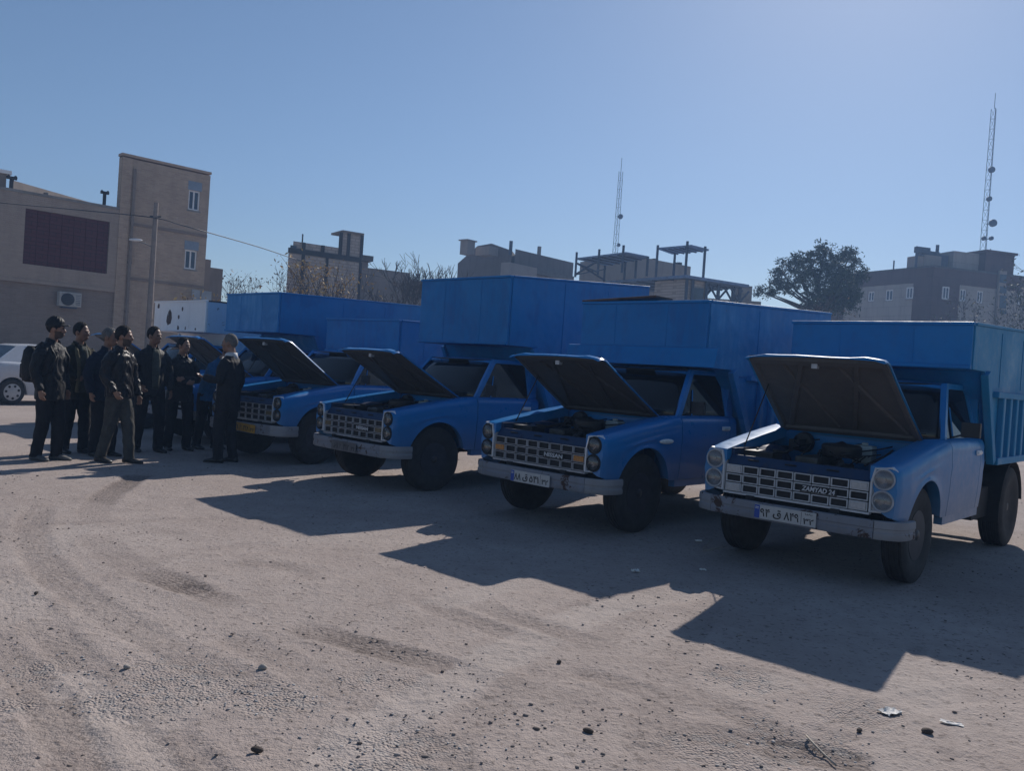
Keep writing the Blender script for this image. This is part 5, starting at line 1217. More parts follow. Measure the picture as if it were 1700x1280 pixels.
# ------------------------------------------------------------------ the tipper bodies
def make_bed(T, d):
    """d: zt top at the front, zr top at the rear, zo underside of the part over the cab, xf its front, w half width, zs height of the ribbed side,
    m/m2 paint of the front and the side boards"""
    w, xf, zt, zr, zo, zs = d['w'], d['xf'], d['zt'], d['zr'], d['zo'], d['zs']; xr = d.get('xr', -4.0); zb = .93
    m1, m2 = d['m'], d['m2']; th = .035
    fl = MB(); fl.box(((xr - 1.95) / 2, 0, zb + .03), (xr * -1 - 1.95, 2 * w - .08, .05)); fl.box(((xr - 1.9) / 2, .33, zb - .12), (1.9, .08, .16)); fl.box(((xr - 1.9) / 2, -.33, zb - .12), (1.9, .08, .16))
    bed = fl.build('dump_bed', m2, T)
    # slanted front wall behind the cab, then the shelf and the board over the cab
    fw = MB(); fw.prism([(-1.98, zb), (-1.98 - th, zb), (-1.50 - th, zo + th), (xf - .02, zo + th), (xf - .02, zo), (-1.48, zo)], 'y', -w + .02, w - .02)
    fw.build('front_wall', m1, bed, bevel=.006)
    nb = d.get('split', 0)
    fp = MB(); fp.box((xf, 0, (zo + zt) / 2), (th, 2 * w, zt - zo)); fp.build('front_board', m1, bed, bevel=.006)
    for yy in d.get('seams', (-.42 * w, .40 * w)):
        sm = MB(); sm.box((xf + th / 2 + .001, yy, (zo + zt) / 2), (.006, .014, zt - zo - .06)); sm.build('weld_seam', m1, bed)
    rl = MB(); rl.box((xf + .004, 0, zt + .012), (th + .03, 2 * w + .02, .03)); rl.build('board_rail', m1, bed, bevel=.006); rl = MB(); rl.box((xf + .012, 0, zo + .02), (th + .02, 2 * w + .006, .035)); rl.build('board_rail', m1, bed, bevel=.006)
    if d.get('lip'):   # flared lip under the board
        lp = MB(); lp.prism([(xf + .02, d['lip']), (xf + .05, d['lip'] - .005), (xf + .10, zo - .0), (xf + .07, zo - .0)], 'y', -w - .16, w + .16)
        lp.build('flared_lip', m1, bed, bevel=.006)
    for s_ in (1, -1):
        y = s_ * (w - th / 2)
        lower = MB(); lower.prism([(-1.99, zb), (xr, zb), (xr, zs), (-1.66 + (1.6 - zs) * .5, zs)], 'y', y - th / 2, y + th / 2)
        sp = lower.build('side_panel', m2, bed, bevel=.005)
        up = MB(); xfr = xf + .0
        up.prism([(xfr - th / 2 - .003, zo), (-1.47, zo), (-1.66 + (1.6 - zs) * .5 , zs + .006), (xr, zs + .006), (xr, zr), (xfr - th / 2 - .003, zt)], 'y', y - th / 2 + s_ * .012, y + th / 2 + s_ * .012)
        up.build('side_board', m2, bed, bevel=.005)
        # slanted corner post between the wall and the side
        cp = MB(); cp.bar((-1.95, y + s_ * .03, zb), (-1.50, y + s_ * .03, zo - .01), .10, .07, up=(0, 1, 0)); cp.build('corner_post', m2, bed, bevel=.006)
        x = -2.16
        while x > xr:
            rb = MB(); rb.box((x, y + s_ * .045, (zb + zs) / 2), (.085, .06, zs - zb - .05), taper=None); rb.build('rib', m2, bed, bevel=.01); x -= .29
        tr = MB(); tr.box(((-1.9 + xr) / 2, y + s_ * .045, zs - .005), (xr * -1 - 1.80, .075, .06)); tr.box(((-1.99 + xr) / 2, y + s_ * .045, zb + .01), (xr * -1 - 1.99, .075, .07)); tr.build('side_rail', m2, bed, bevel=.008)
        tp = MB(); tp.prism([(xfr - .03, zt), (xr, zr), (xr, zr + .028), (xfr - .03, zt + .028)], 'y', y - .03 + s_ * .012, y + .03 + s_ * .012); tp.build('top_rail', d.get('rail', m2), bed, bevel=.006)
    for s_ in (1, -1):
        for xx in (-2.05, -3.0):
            sm = MB(); sm.box((xx, s_ * (w + .0145), (zs + lerp(zt, zr, .5)) / 2), (.014, .006, lerp(zt, zr, .4) - zs - .12)); sm.build('weld_seam', m2, bed)
    tg = MB(); tg.box((xr, 0, (zb + zr) / 2), (th, 2 * w - .02, zr - zb)); tg.build('tailgate', m2, bed, bevel=.006)
    if d.get('rusty'):
        ru = MB(); ru.box((xf - .14, -.34, zt + .055), (.34, 1.06, .025), 0, Matrix.Rotation(R(2.2), 3, 'X')); ru.build('rusty_lid', M['rust'], bed, bevel=.004)
    if d.get('holes'):    # rusted-out openings backed by dark plate, each a recessed frame with ragged outline
        for (yy, zz, a, b_) in d['holes']:
            n = 9; hp = [(yy + a * math.cos(2 * math.pi * i / n) * rng.uniform(.75, 1.2), zz + b_ * math.sin(2 * math.pi * i / n) * rng.uniform(.75, 1.25)) for i in range(n)]
            hb = MB(); hb.prism(hp, 'x', xf + th / 2 - .004, xf + th / 2 + .004); hb.build('rust_patch', M['rust'], bed)
    return bed

DIG = str.maketrans("0123456789", "۰۱۲۳۴۵۶۷۸۹")
def fa(s_): return s_.translate(DIG)
trucks = []
ZAM = dict(hood=35.4, sag=1.0, paint=M['blue_dull'], liner=M['liner'], grille=M['silver'], cellw=.0075, signal=((0, 2), M['clear']), badge=("ZAMYAD 24", M['silver'], .27, .15),
    bezel=(M['silver'], M['silver']), ring=M['chrome_dk'], plate=(M['plate_w'], [(fa("94"), -.165, -.004, .085, .066), ("ق", -.062, -.004, .070, .074), (fa("849"), .058, -.004, .125, .066), (fa("32"), .200, -.014, .085, .054), ("ایران", .200, .040, .06, .018)], M['ink'], .0, .487, 0), plate_strip=True,
    label="blue pickup with a wide silver grille and silver headlight surrounds, paler ribbed tipper body behind",
    bed=dict(w=.84, xf=-1.02, zt=2.20, zr=2.34, zo=1.80, zs=1.60, m=M['bed'], m2=M['bed_pale']))
NIS = dict(hood=30.0, sag=.4, liner=M['liner_dark'], grille=M['chrome_dk'], cellw=.0055, signal=((1,), M['amber']), badge=("NISSAN", M['silver'], .235, 0),
    bezel=(M['chrome'], M['dark']), ring=M['dark'], plate=(M['plate_w'], [(fa("88"), -.165, -.004, .09, .066), ("ق", -.062, -.004, .070, .074), (fa("541"), .058, -.004, .125, .066), (fa("32"), .200, -.010, .085, .056)], M['ink'], .03, .470, 0), plate_strip=True, marker=True,
    label="blue pickup with amber grille signals and a rusty lid on its box",
    bed=dict(w=.86, xf=-.95, zt=2.385, zr=2.55, zo=1.69, zs=1.62, lip=1.90, m=M['bed'], m2=M['bed2'], rusty=True))
THIRD = dict(hood=28.3, sag=.4, liner=M['liner_dark'], grille=M['chrome_dk'], cellw=.0055, signal=((1,), M['olive']), badge=("NISSAN", M['chrome'], .235, 0),
    bezel=(M['chrome'], M['dark']), ring=M['dark'], plate=(M['plate_dirty'], [(fa("61"), -.165, -.004, .09, .066), ("ع", -.062, -.004, .055, .074), (fa("412"), .058, -.004, .125, .066), (fa("32"), .200, -.010, .085, .056)], M['ink_dirty'], .02, .478, 0),
    label="blue pickup under the tallest plain blue box, its number plate too dirty to read", bed=dict(w=.90, xf=-1.01, zt=2.73, zr=2.95, zo=1.855, zs=1.62, m=M['bed'], m2=M['bed']))
FOURTH = dict(hood=33.5, sag=.4, liner=M['liner_dark'], grille=M['chrome_dk'], cellw=.0055, signal=((1,), M['olive']), badge=None,
    bezel=(M['chrome'], M['dark']), ring=M['dark'], plate=(M['plate_y'], [(fa("21"), -.165, -.004, .09, .066), ("ع", -.062, -.004, .055, .074), (fa("428"), .058, -.004, .125, .066), (fa("32"), .200, -.010, .085, .056)], M['ink_dirty'], .15, .487, -2),
    label="blue pickup with a yellow number plate, beside the man in the dark suit", bed=dict(w=.85, xf=-1.48, zt=2.20, zr=2.26, zo=1.67, zs=1.5, m=M['bed'], m2=M['bed']))
FIFTH = dict(hood=33.0, sag=.4, liner=M['liner'], grille=M['chrome_dk'], signal=((1,), M['olive']), badge=None, bezel=(M['chrome'], M['dark']), ring=M['dark'], plate=None,
    label="blue pickup behind the group of men, its long blue box beside a white rusty one", bed=dict(w=.90, xf=-.74, zt=2.60, zr=2.70, zo=1.93, zs=1.62, m=M['bed2'], m2=M['bed']))
SIXTH = dict(hood=32.0, sag=.4, liner=M['liner'], grille=M['chrome_dk'], signal=((1,), M['olive']), badge=None, bezel=(M['chrome'], M['dark']), ring=M['dark'], plate=None,
    label="pickup carrying a white rusty box, last in the row near the brick house",
    bed=dict(w=1.13, xf=-.93, zt=2.50, zr=2.55, zo=1.90, zs=1.62, m=M['bed_white'], m2=M['bed_sky'], rail=M['rust'], holes=[(-.42, 2.17, .11, .16), (-.95, 2.42, .05, .05), (.15, 2.36, .035, .04), (0.0, 2.20, .04, .045), (0.0, 1.97, .04, .06), (.32, 1.96, .02, .045), (.75, 1.95, .03, .035)]))
for pos, ang, o in (((2.803, 7.348), -132.2, ZAM), ((.766, 8.834), -133.8, NIS), ((-1.441, 10.706), -134.6, THIRD), ((-3.384, 12.523), -126.5, FOURTH), ((-5.22, 14.42), -133, FIFTH), ((-7.45, 16.3), -133, SIXTH)):
    trucks.append(make_truck(pos, ang, o))
# ------------------------------------------------------------------ the people
def cloth(name, col, rough=.85, fold=.5, stripe=None):
    m_, nt, b = newmat(name); v = coords(nt); n = noise_tex(nt, v, 9, 4, .6, .6)
    c = ramp(nt, n, [(.3, tuple(x * .75 for x in col)), (.7, tuple(min(1, x * 1.3) for x in col))])
    nt.links.new(c, b.inputs['Base Color']); b.inputs['Roughness'].default_value = rough; b.inputs['Specular IOR Level'].default_value = .25
    vs = coords(nt, 'Object', (1, 1, .45)); bump(nt, b, noise_tex(nt, vs, 11, 3, .55, 1.2), fold, .03)
    return m_
SKIN = plain('skin', (.24, .13, .085), .5, 0, .15, 12)
SKIN2 = plain('skin_tan', (.19, .10, .065), .5, 0, .15, 12)
STUB = plain('stubble', (.055, .035, .026), .7, 0, .25, 40)
HAIR = plain('black_hair', (.014, .012, .011), .75, 0, .4, 60, .6, .2)
GREY = plain('grey_hair', (.14, .135, .13), .75, 0, .4, 60, .6, .2)
EYE_M = plain('eye', (.02, .015, .012), .15)
SOLE = plain('shoe_leather', (.015, .014, .013), .45)
SHOE_G = plain('grey_shoe', (.10, .10, .10), .7)
SHIRT_W = cloth('white_shirt', (.55, .56, .58), .8, .2)
def remeshed(mb, name, mat, voxel, parent, fold=0.0, seed=0, smooth_it=4):
    tmp = mb.build("tmp_body", mat)
    md = tmp.modifiers.new("r", 'REMESH'); md.mode = 'VOXEL'; md.voxel_size = voxel; md.use_smooth_shade = True
    sm = tmp.modifiers.new("s", 'SMOOTH'); sm.factor = .5; sm.iterations = smooth_it
    dg = bpy.context.evaluated_depsgraph_get()
    me = bpy.data.meshes.new_from_object(tmp.evaluated_get(dg)); me.name = name
    old = tmp.data; bpy.data.objects.remove(tmp); bpy.data.meshes.remove(old)
    n = len(me.vertices)
    if fold and n:
        co = np.empty(n * 3, np.float32); me.vertices.foreach_get("co", co); co = co.reshape(-1, 3)
        no = np.empty(n * 3, np.float32); me.vertices.foreach_get("normal", no); no = no.reshape(-1, 3)
        ph = seed * 1.7; x, y, z = co.T
        f = np.sin(z * 38 + 6 * np.sin(x * 21 + ph) + 5 * np.sin(y * 17 - ph)) * .55 + np.sin((x + y) * 55 + z * 14 + ph * 2 + 4 * np.sin(z * 12)) * .45
        co = co + no * (f * fold)[:, None]; me.vertices.foreach_set("co", co.astype(np.float32).ravel())
    me.polygons.foreach_set("use_smooth", np.ones(len(me.polygons), bool)); me.update()
    me.materials.clear(); me.materials.append(mat)
    o = bpy.data.objects.new(name, me); link(o, parent); return o
def oval(cx, cy, z, dx, dy, n=18, lean=0):
    return [(cx + dx * math.cos(2 * math.pi * j / n), cy + dy * math.sin(2 * math.pi * j / n), z) for j in range(n)]
def hand(b, wrist, direc, side, curl=.5, palm_n=None, s=.92):
    """palm plus five separate fingers; direc = pointing direction, side = +1 for the figure's own port hand"""
    w = Vector(wrist); d = Vector(direc).normalized()
    pn = Vector(palm_n if palm_n else (0, -side, 0)); pn = (pn - d * pn.dot(d)).normalized()      # the way the palm faces
    ac = d.cross(pn).normalized()                                        # across the palm
    th = Vector((1, 0, .2)); ac = ac if ac.dot(th) > 0 else -ac           # thumb side forward / up
    rings = []
    for t, wd, tk in ((-.01, .026, .021), (.03, .036, .017), (.07, .042, .015), (.098, .038, .012)):
        c = w + d * t * s; rings.append([c + ac * wd * s * math.cos(2 * math.pi * j / 12) + pn * tk * s * math.sin(2 * math.pi * j / 12) for j in range(12)])
    b.loft(rings, True)
    for k, (off, L) in enumerate(((.030, .070), (.010, .080), (-.010, .074), (-.029, .056))):
        p = w + d * .080 * s + ac * off * s; pts = [p]; a = 0
        for seg in (.40, .33, .27):
            a += curl * (.5 + .12 * k); p = p + (d * math.cos(a) + pn * math.sin(a)) * L * seg * s + ac * off * .10 * s; pts.append(p)
        b.tube(pts, [.0095 * s, .0092 * s, .0085 * s, .0070 * s], 7)
    p = w + d * .025 * s + ac * .030 * s; td = (ac * .75 + d * .75 + pn * .25).normalized()
    b.tube([p - ac * .01, p + td * .030 * s, p + (td * .5 + d * .6 + pn * .3).normalized() * .062 * s], [.013 * s, .0115 * s, .0085 * s], 7)
def head(b, c, yaw=0, pitch=0, beard=False):
    """adds skull, jaw, nose, ears, brow at head centre c (between the ears), facing +X turned by yaw"""
    Rm = Matrix.Rotation(yaw, 3, 'Z') @ Matrix.Rotation(pitch, 3, 'Y'); c = Vector(c)
    tmp = MB()
    tmp.ell((-.008, 0, .030), (.098, .076, .098), 18, 12); tmp.ell((.022, 0, -.035), (.070, .060, .085), 16, 10); tmp.ell((.045, 0, -.085), (.042, .044, .034), 14, 8)
    tmp.ell((.030, 0, .000), (.068, .066, .060), 14, 8)
    tmp.tube([(.085, 0, .018), (.098, 0, -.006), (.108, 0, -.026), (.092, 0, -.036)], [.009, .012, .015, .011], 8)
    tmp.ell((.078, 0, .026), (.020, .055, .011), 12, 6)                               # brow
    for s_ in (-1, 1):
        tmp.ell((-.004, s_ * .079, -.006), (.022, .011, .034), 10, 8); tmp.ell((.055, s_ * .038, -.022), (.030, .026, .024), 10, 6)
        tmp.ell((.103, s_ * .012, -.030), (.010, .008, .008), 8, 5)
    tmp.ell((.092, 0, -.060), (.013, .024, .008), 10, 6); tmp.ell((.089, 0, -.075), (.013, .022, .009), 10, 6)
    b.add([Rm @ Vector(p) + c for p in tmp.v], tmp.f)
    return Rm, c
def hair_mb(Rm, c, front=.055, nape=-.055, thick=.013, bald=False, beard=False, top=.0):
    """a shell over the skull, cut along a hairline"""
    b = MB(); nu, nv = 48, 22; C0 = Vector((-.008, 0, .030)); rad = Vector((.098, .076, .098))
    grid = {}
    for i in range(nu):
        a = 2 * math.pi * i / nu; da = abs(math.degrees(math.atan2(math.sin(a), math.cos(a))))     # 0 in front
        zmin = pl(da, [(0, front + .004), (24, front + .008), (42, front - .012), (54, front - .045), (64, .018), (76, -.032), (87, -.034), (96, .010), (107, -.002), (122, -.04), (136, nape), (180, nape)])
        t1 = math.acos(max(-1, min(1, (zmin - C0.z) / (rad.z + thick))))
        for j in range(nv + 1):
            t = t1 * j / nv; e = thick * min(1.0, (nv - j) / 5.0 + .02) + .0022 * (math.sin(13 * a + 9 * t) + math.sin(23 * a - 17 * t)) * (j > 0)
            if j == nv: e = -.003
            zz = (top + .008) * max(0, math.cos(t)) ** 1.5
            grid[i, j] = Vector((C0.x + (rad.x + e) * math.sin(t) * math.cos(a), (rad.y + e) * math.sin(t) * math.sin(a), C0.z + (rad.z + e) * math.cos(t) + zz))
    vs = []; idx = {}
    for k, p in grid.items(): idx[k] = len(vs); vs.append(Rm @ p + c)
    fs = []
    for i in range(nu):
        for j in range(nv): fs.append((idx[i, j], idx[i, j + 1], idx[(i + 1) % nu, j + 1], idx[(i + 1) % nu, j]))
    b.add(vs, fs)
    if beard:
        t2 = MB(); t2.ell((.043, 0, -.090), (.045, .047, .034), 14, 8); t2.ell((.014, 0, -.052), (.064, .064, .062), 16, 8); t2.ell((.090, 0, -.049), (.012, .026, .006), 10, 6)
        b.add([Rm @ Vector(p) + c for p in t2.v], t2.f)
    return b
def person(px, py, face, H, o):
    g = ground_at(px, py); s = H / 1.78
    T = empty("person", (g.x, g.y, 0), face); tag(T, o['label'], 'person', 'men standing in front of the pickups')
    sp = o.get('stance', .10); st = o.get('stride', .05); lean = o.get('lean', 0.0); bend = o.get('bend', 0.0)
    # joints (figure faces +X, Y to its port side)
    hip = .92
    def body_pt(x, y, z):                                            # the trunk bends forward above the hip
        if z > hip and bend:
            a = bend * min(1, (z - hip) / .25); dz = z - hip
            return (x * math.cos(a) + dz * math.sin(a) + lean * dz, y, hip + dz * math.cos(a) - x * math.sin(a))
        return (x + lean * max(0, z - hip), y, z)
    arms = o['arms']                                                 # [(elbow, wrist, finger direction, curl)] for port, starboard
    feet = [(st, sp), (-st, -sp)]
    legs = []
    for (fx, fy) in feet:
        knee = ((fx) * .5 + .035, fy * 1.0, .50); legs.append(((0, fy * .85, hip), knee, (fx, fy * 1.05, .085)))
    sk = o.get('skin', SKIN); ht = o.get('head', (26, 0))
    hc = body_pt(.035, 0, 1.655); hc = (hc[0] + o.get('crane', 0), hc[1], hc[2])
    b = MB(); Rm, c = head(b, hc, R(ht[0]), R(ht[1]))
    nb = body_pt(-.01, 0, 1.45)
    b.tube([nb, body_pt(.0, 0, 1.54), (hc[0] - .02, 0, hc[2] - .06)], [.066, .056, .056], 12)
    b.loft([[body_pt(*p) for p in oval(0, 0, z, dx, dy)] for z, dx, dy in ((.85, .10, .15), (1.0, .09, .14), (1.2, .10, .15), (1.38, .09, .15), (1.46, .06, .08))], True)
    for k, side in ((0, 1), (1, -1)):
        el, wr, fd, cu = arms[k][:4]; sh = body_pt(-.01, side * .17, 1.415)
        b.tube([sh, el, wr], [.045, .035, .026], 10); hand(b, wr, fd, side, cu, arms[k][4] if len(arms[k]) > 4 else None)
        hp, kn, an = legs[k]; b.tube([hp, kn, an, (an[0] + .02, an[1], .05)], [.07, .05, .038, .036], 10)
    body = remeshed(b, 'body', sk, .0085, T, smooth_it=2)
    if o.get('beard'):
        body.data.materials.append(STUB); Ri = Rm.inverted()
        for p in body.data.polygons:
            q = Ri @ (Vector(p.center) - c)
            if -.13 < q.z < -.030 and q.x > -.005 and (q.z < -.040 or q.x < .07) and not (q.x > .088 and -.085 < q.z < -.055 and abs(q.y) < .02) and (q.z < -.052 or abs(q.y) > .045 or abs(q.z + .046) < .007) and abs(q.y) < .12: p.material_index = 1
    # eyes
    ey = MB()
    for s_ in (-1, 1): ey.ell(Rm @ Vector((.086, s_ * .033, .008)) + c, (.009, .011, .008), 8, 6)
    ey.build('eyes', EYE_M, T, True)
    if o.get('hair'):
        hb = hair_mb(Rm, c, *o['hair'][1:3], thick=o['hair'][3]); hb.build('hair', o['hair'][0], T, True)
    # trousers
    tr = MB(); tr.loft([oval(0, 0, z, dx, dy) for z, dx, dy in ((.80, .118, .165), (.88, .125, .175), (.97, .115, .168), (1.04, .108, .16))], True)
    for k in (0, 1):
        hp, kn, an = legs[k]; mid = tuple(lerp(hp[i], kn[i], .45) for i in range(3)); mid2 = tuple(lerp(kn[i], an[i], .5) for i in range(3))
        tr.tube([(hp[0], hp[1], .90), mid, kn, mid2, (an[0] - .005, an[1], .075), (an[0] - .005, an[1], .045)], [.104, .100, .082, .073, .069, .072], 14)
    remeshed(tr, 'trousers', o['trousers'], .011, T, .0045, px)
    # shoes
    for k in (0, 1):
        an = legs[k][2]; sh = MB(); toe = R(o.get('toe', 8)) * (1 if k == 0 else -1)
        ring = []
        for x, w_, h_ in ((-.085, .022, .055), (-.07, .036, .075), (-.02, .040, .095), (.05, .042, .075), (.12, .047, .052), (.17, .040, .040), (.195, .018, .026)):
            ring.append([Vector((x, w_ * math.cos(2 * math.pi * j / 14), max(0.0, h_ / 2 + h_ / 2 * math.sin(2 * math.pi * j / 14)))) for j in range(14)])
        Rz = Matrix.Rotation(toe, 3, 'Z'); ring = [[Rz @ p + Vector((an[0], an[1], .002)) for p in r_] for r_ in ring]
        sh.loft(ring, True); sh.build('shoe', o.get('shoe', SOLE), T, True)
    # jacket: trunk and sleeves in one, with hem, collar and a front opening
    jk = MB(); hem = o.get('hem', .78); fat = o.get('fat', 1.05)
    prof = [(hem, .142, .200), (hem + .06, .140, .198), (.95, .138, .192), (1.05, .132, .186), (1.18, .132, .196), (1.30, .130, .206), (1.40, .112, .196), (1.455, .082, .140), (1.49, .070, .085)]
    prof = [(max(z, hem + .001 * i), dx * fat, dy * (fat * .5 + .5)) for i, (z, dx, dy) in enumerate(prof)]
    jk.loft([[body_pt(*p) for p in oval(-.005 + (.012 if z < 1.1 else 0), 0, z, dx, dy)] for z, dx, dy in prof], True)
    for k, side in ((0, 1), (1, -1)):
        el, wr = Vector(arms[k][0]), Vector(arms[k][1]); sh = Vector(body_pt(-.01, side * .185, 1.40)); d = (wr - el).normalized()
        jk.tube([sh - Vector((0, side * .05, 0)), sh.lerp(el, .35), el, el.lerp(wr, .5), wr - d * .02, wr + d * .004], [.082, .079, .066, .060, .051, .048], 14)
    remeshed(jk, 'jacket', o['jacket'], .0115, T, o.get('fold', .005), px + 3)
    cl = MB(); n = 20; rings = []
    for z, rr in ((1.455, .098), (1.50, .082), (1.535, .076), (1.53, .068), (1.49, .070)):
        rings.append([body_pt(.004 + rr * 1.05 * math.cos(a), rr * math.sin(a), z - .035 * max(0, math.cos(a)) - (.01 if rr > .09 else 0)) for a in [R(38) + (2 * math.pi - R(76)) * j / n for j in range(n + 1)]])
    cl.loft(rings, False); cl.build('collar', o.get('collar', o['jacket']), T, True, solid=.006)
    sh_ = o.get('shirt')
    if sh_:
        sb = MB(); rows = []
        for z, hw, dx in ((hem + .10, .050, .155), (1.0, .050, .150), (1.15, .058, .147), (1.30, .062, .143), (1.40, .050, .126), (1.47, .035, .100)):
            rows.append([body_pt(dx * math.sqrt(max(0, 1 - (y / .20) ** 2)) * (fat) + .004, y, z) for y in (-hw, -hw * .5, 0, hw * .5, hw)])
        sb.loft(rows, False); sb.build('shirt', sh_, T, True, solid=.006)
    if o.get('cap'):
        cb = hair_mb(Rm, c, .052, .0, .018, top=.012)
        br = MB(); ring = []
        for k in range(13):
            a = R(-62) + R(124) * k / 12; ring.append(a)
        rows = []
        for e in (0, .35, .7, 1):
            rows.append([Rm @ Vector((-.008 + (.100 + e * .075 * math.cos(a * 1.3)) * math.cos(a), (.078 + e * .012) * math.sin(a) * 1.0, .066 - e * .018 - .012 * math.sin(a) ** 2)) + c for a in ring])
        br.loft(rows, False)
        co_ = cb.build('cap', o['cap'], T, True); br.build('cap_brim', o['cap'], co_, True, solid=.006)
    if o.get('scarf'):
        sc = MB()
        for s_ in (-1, 1): sc.tube([body_pt(-.02, s_ * .075, 1.50), body_pt(.085, s_ * .085, 1.40), body_pt(.148, s_ * .07, 1.22), body_pt(.152, s_ * .075, 1.0), body_pt(.15, s_ * .08, .84)], [.026, .03, .028, .026, .03], 8)
        remeshed(sc, 'scarf', o['scarf'], .010, T, .003, px)
    T.scale = (s, s, s)
    return T
DOWN = lambda side, f=0.0, c_=.45: ((-.035 + f, side * .265, 1.135), (.045 + f * 2, side * .262, .885), (.25, -side * .05, -1), c_)
BLK = cloth('black_nylon', (.009, .010, .012), .6, .8)
LEATHER = cloth('dark_leather', (.013, .012, .013), .42, .9)
OLIVE = cloth('olive_wool', (.022, .021, .014), .9, .4)
DKNAVY = cloth('dark_navy', (.010, .017, .035), .85, .5)
DENIM = cloth('grey_olive_denim', (.050, .049, .044), .8, .7)
DARKT = cloth('dark_trousers', (.012, .012, .014), .85, .5)
SUIT = cloth('black_suit', (.011, .011, .014), .75, .3)
TEAL = cloth('blue_work_shirt', (.012, .085, .20), .85, .5)
GSHIRT = cloth('grey_green_shirt', (.050, .056, .050), .85, .5)
KHAKI = cloth('khaki_shirt', (.10, .09, .055), .9, .4)
person(76, 764, R(-8), 1.80, dict(label="man in a black peaked cap and black jacket, standing next to the white sedan", jacket=BLK, trousers=DARKT, shoe=SHOE_G, cap=BLK, hair=(HAIR, .085, -.06, .006), beard=True, arms=[DOWN(1, 0), DOWN(-1, .01)], stride=.07, stance=.09, fat=1.08, hem=.76))
person(121, 752, R(-32), 1.79, dict(label="man in an open olive jacket and khaki scarf beside the man in the peaked cap", jacket=OLIVE, trousers=DARKT, scarf=KHAKI, hair=(HAIR, .095, -.06, .010), skin=SKIN2, arms=[DOWN(1, .02), ((.05, -.26, 1.15), (.13, -.10, 1.02), (.3, .6, .3), .7)], stride=.05, stance=.10, hem=.74, shirt=SHIRT_W and GSHIRT))
person(168, 757, R(-25), 1.74, dict(label="grey-haired man in a dark navy jacket, mostly hidden behind another man", jacket=DKNAVY, trousers=DARKT, hair=(GREY, .092, -.055, .007), arms=[DOWN(1), DOWN(-1)], stride=.03, stance=.11))
person(190, 768, R(-14), 1.76, dict(label="man in a dark leather jacket and grey jeans with one foot forward", jacket=LEATHER, trousers=DENIM, hair=(HAIR, .088, -.065, .013), arms=[DOWN(1, .03), ((-.02, -.26, 1.14), (.13, -.235, .94), (.6, .1, -.8), .6)], stride=.15, stance=.08, hem=.86, fold=.008, beard=True))
person(243, 750, R(-42), 1.82, dict(label="tall bareheaded man in an open dark jacket over a grey green shirt", jacket=BLK, trousers=DARKT, shirt=GSHIRT, hair=(HAIR, .098, -.055, .008), skin=SKIN2, arms=[DOWN(1, .02), ((.0, -.26, 1.14), (.15, -.20, .95), (.7, .15, -.7), .6)], stride=.08, stance=.12, hem=.80))
person(293, 747, R(-45), 1.70, dict(label="shorter man in a black jacket with folded arms, facing the man in the suit", jacket=BLK, trousers=DARKT, hair=(HAIR, .095, -.06, .010), arms=[((.03, .25, 1.13), (.20, -.02, 1.12), (.2, -.9, .1), .4, (-1, 0, 0)), ((.03, -.25, 1.12), (.22, .0, 1.08), (.1, .9, .05), .4, (-1, 0, 0))], stride=.03, stance=.13))
person(341, 745, R(-25), 1.72, dict(label="man in a blue work shirt bending forward behind the man in the suit", jacket=TEAL, trousers=DARKT, hair=(HAIR, .095, -.06, .010), bend=.42, crane=.02, head=(-10, 25), arms=[((.30, .24, 1.08), (.50, .18, 1.02), (1, 0, -.3), .4), ((.32, -.22, 1.08), (.52, -.14, 1.03), (1, 0, -.3), .4)], stride=.08, stance=.12))
person(373, 768, R(170), 1.77, dict(label="grey-haired man in a black suit and white collar, gesturing with one hand", head=(4, 0), jacket=SUIT, trousers=SUIT, shirt=SHIRT_W, collar=SHIRT_W, hair=(GREY, .10, -.055, .007), arms=[((.02, .26, 1.14), (.25, .22, 1.17), (1, -.1, .15), .55, (0, -.3, 1)), ((-.02, -.26, 1.13), (.06, -.25, .90), (.3, .1, -1), .5)], stride=.05, stance=.11, hem=.72, fold=.0035, fat=1.1))
# backpack worn by the man in the cap
g = ground_at(76, 764); bp = empty("backpack", (g.x, g.y, 0), R(-8)); tag(bp, "black rucksack on the back of the man in the peaked cap", "backpack")
b = MB(); rings = []
for z, dx, dy in ((.98, .05, .12), (1.0, .085, .15), (1.10, .10, .165), (1.25, .10, .165), (1.38, .085, .15), (1.44, .05, .11)):
    rings.append([(-.235 + dx * math.copysign(abs(math.cos(a)) ** .6, math.cos(a)), dy * math.copysign(abs(math.sin(a)) ** .6, math.sin(a)), z) for a in [2 * math.pi * j / 20 for j in range(20)]])
b.loft(rings, True); b.build('bag', BLK, bp, True)
b = MB(); b.box((-.335, 0, 1.12), (.06, .22, .20)); b.build('pocket', BLK, bp, bevel=.025)
for s_ in (-1, 1):
    b = MB(); b.tube([(-.16, s_ * .10, 1.42), (-.06, s_ * .115, 1.49), (.06, s_ * .12, 1.44), (.145, s_ * .125, 1.32), (.11, s_ * .17, 1.12), (-.06, s_ * .205, 1.02), (-.17, s_ * .14, 1.02)], .016, 6); b.build('strap', BLK, bp, True)
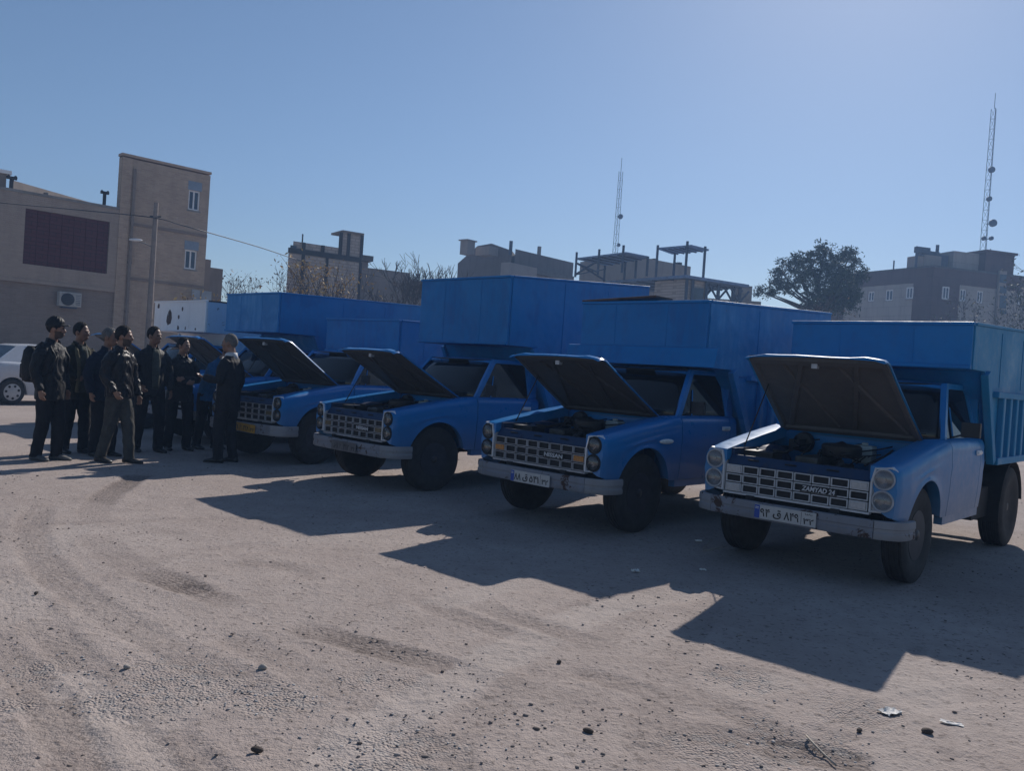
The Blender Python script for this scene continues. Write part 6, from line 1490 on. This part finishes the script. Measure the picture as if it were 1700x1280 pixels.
# ------------------------------------------------------------------ litter and stones
PAPER = plain('crumpled_paper', (.72, .70, .66), .8, 0, .1, 20)
def litter(px, py, label, cat, fn, name, rz=0.0):
    g_ = ground_at(px, py); o = fn().build(name, PAPER, None, loc=(g_.x, g_.y, ground_z(g_.x, g_.y)), rot=(0, 0, rz)); tag(o, label, cat); return o
def crumple(w, l, hgt, seed):
    r_ = random.Random(seed); b = MB(); n = 6; rows = []
    for i in range(n + 1):
        rows.append([((i / n - .5) * l + r_.uniform(-.008, .008), (j / n - .5) * w + r_.uniform(-.008, .008), .006 + hgt * abs(math.sin(i * 1.3 + j * .9 + seed)) * r_.uniform(.4, 1)) for j in range(n + 1)])
    b.loft(rows, False)
    dn = [[(x, y, z - .003) for x, y, z in r2] for r2 in rows]; b.loft(dn[::-1], False); return b
litter(1477, 1181, "crumpled white paper scrap on the dirt in front of the silver-grille pickup", "litter", lambda: crumple(.065, .10, .012, 3), "paper_scrap", .6)
litter(1580, 1200, "flat white plastic shard lying on the sunlit dirt", "litter", lambda: crumple(.03, .09, .006, 5), "plastic_shard", -.5)
litter(1160, 899, "small white scrap lying in the shade by the silver-grille pickup", "litter", lambda: crumple(.05, .06, .02, 7), "paper_scrap")
litter(1167, 947, "tiny pale scrap in the middle of the shaded dirt", "litter", lambda: crumple(.03, .045, .015, 8), "paper_scrap")
litter(1055, 950, "dull grey scrap in the shade between two pickups", "litter", lambda: crumple(.04, .06, .02, 9), "paper_scrap")
STICK = plain('dry_stick', (.34, .30, .25), .8, 0, .2, 20)
def stick(p, label):
    pts = [ground_at(*q) + Vector((0, 0, .014 + ground_z(*ground_at(*q)[:2]))) for q in p]; c = pts[0]; b = MB(); b.tube([q - c for q in pts], [.0045] * len(pts), 6); o = b.build('stick', STICK, None, True, loc=c); tag(o, label, 'stick'); return o
stick([(1168, 916), (1185, 912), (1207, 908)], "pale stick lying flat in the shade in front of a pickup wheel")
stick([(1166, 913), (1174, 903), (1181, 895)], "pale stick crossing the end of another stick in the shade")
stick([(1338, 1226), (1352, 1238), (1368, 1252), (1388, 1272)], "thin bent dry twig with a pale end on the open dirt")
def clod(px, py, r, label, c):
    g_ = ground_at(px, py); v = stone_verts(0, 0, r, .62) ; v[:, 2] -= v[:, 2].min() + .004
    o = raw_obj('stone', v, ICF, c); o.location = (g_.x, g_.y, ground_z(g_.x, g_.y)); sb = o.modifiers.new("s", 'SUBSURF'); sb.levels = 1; sb.render_levels = 1; tag(o, label, 'stone', 'stones and clods on the dirt'); return o
DK = plain('dark_clod', (.085, .066, .056), .95, 0, .4, 30, .8); LT = plain('pale_stone', (.34, .31, .28), .9, 0, .3, 30, .5)
clod(1540, 1216, .030, "dark clod alone on the dirt below the two white scraps", DK)
clod(1427, 1215, .022, "small dark clod beside the tread lines, uphill of the bent twig", DK)
clod(976, 1215, .026, "dark clod on the open dirt away from the twig", DK)
clod(928, 1100, .022, "small dark stone lying on a tyre track", DK)
clod(436, 1111, .030, "rounded pale stone on the open dirt near a gravel patch", LT)
clod(210, 1110, .026, "flat pale stone beside the bluish gravel patch", LT)
clod(60, 986, .024, "dark clod near the curved tread prints", DK)
clod(425, 1250, .034, "long dark clod at the near edge of the dirt", DK)
# ------------------------------------------------------------------ the air
if HAZE > 0:
    hm = bpy.data.materials.new('haze'); hm.use_nodes = True; nt = hm.node_tree; nt.nodes.clear(); out = nt.nodes.new("ShaderNodeOutputMaterial"); pv = nt.nodes.new("ShaderNodeVolumePrincipled")
    pv.inputs['Color'].default_value = (.34, .57, 1.0, 1); pv.inputs['Density'].default_value = HAZE; pv.inputs['Anisotropy'].default_value = .25; nt.links.new(pv.outputs[0], out.inputs['Volume'])
    b = MB(); b.box((0, 75, 22), (360, 246, 46.4)); hz = b.build('haze', hm); tag(hz, kind='stuff')
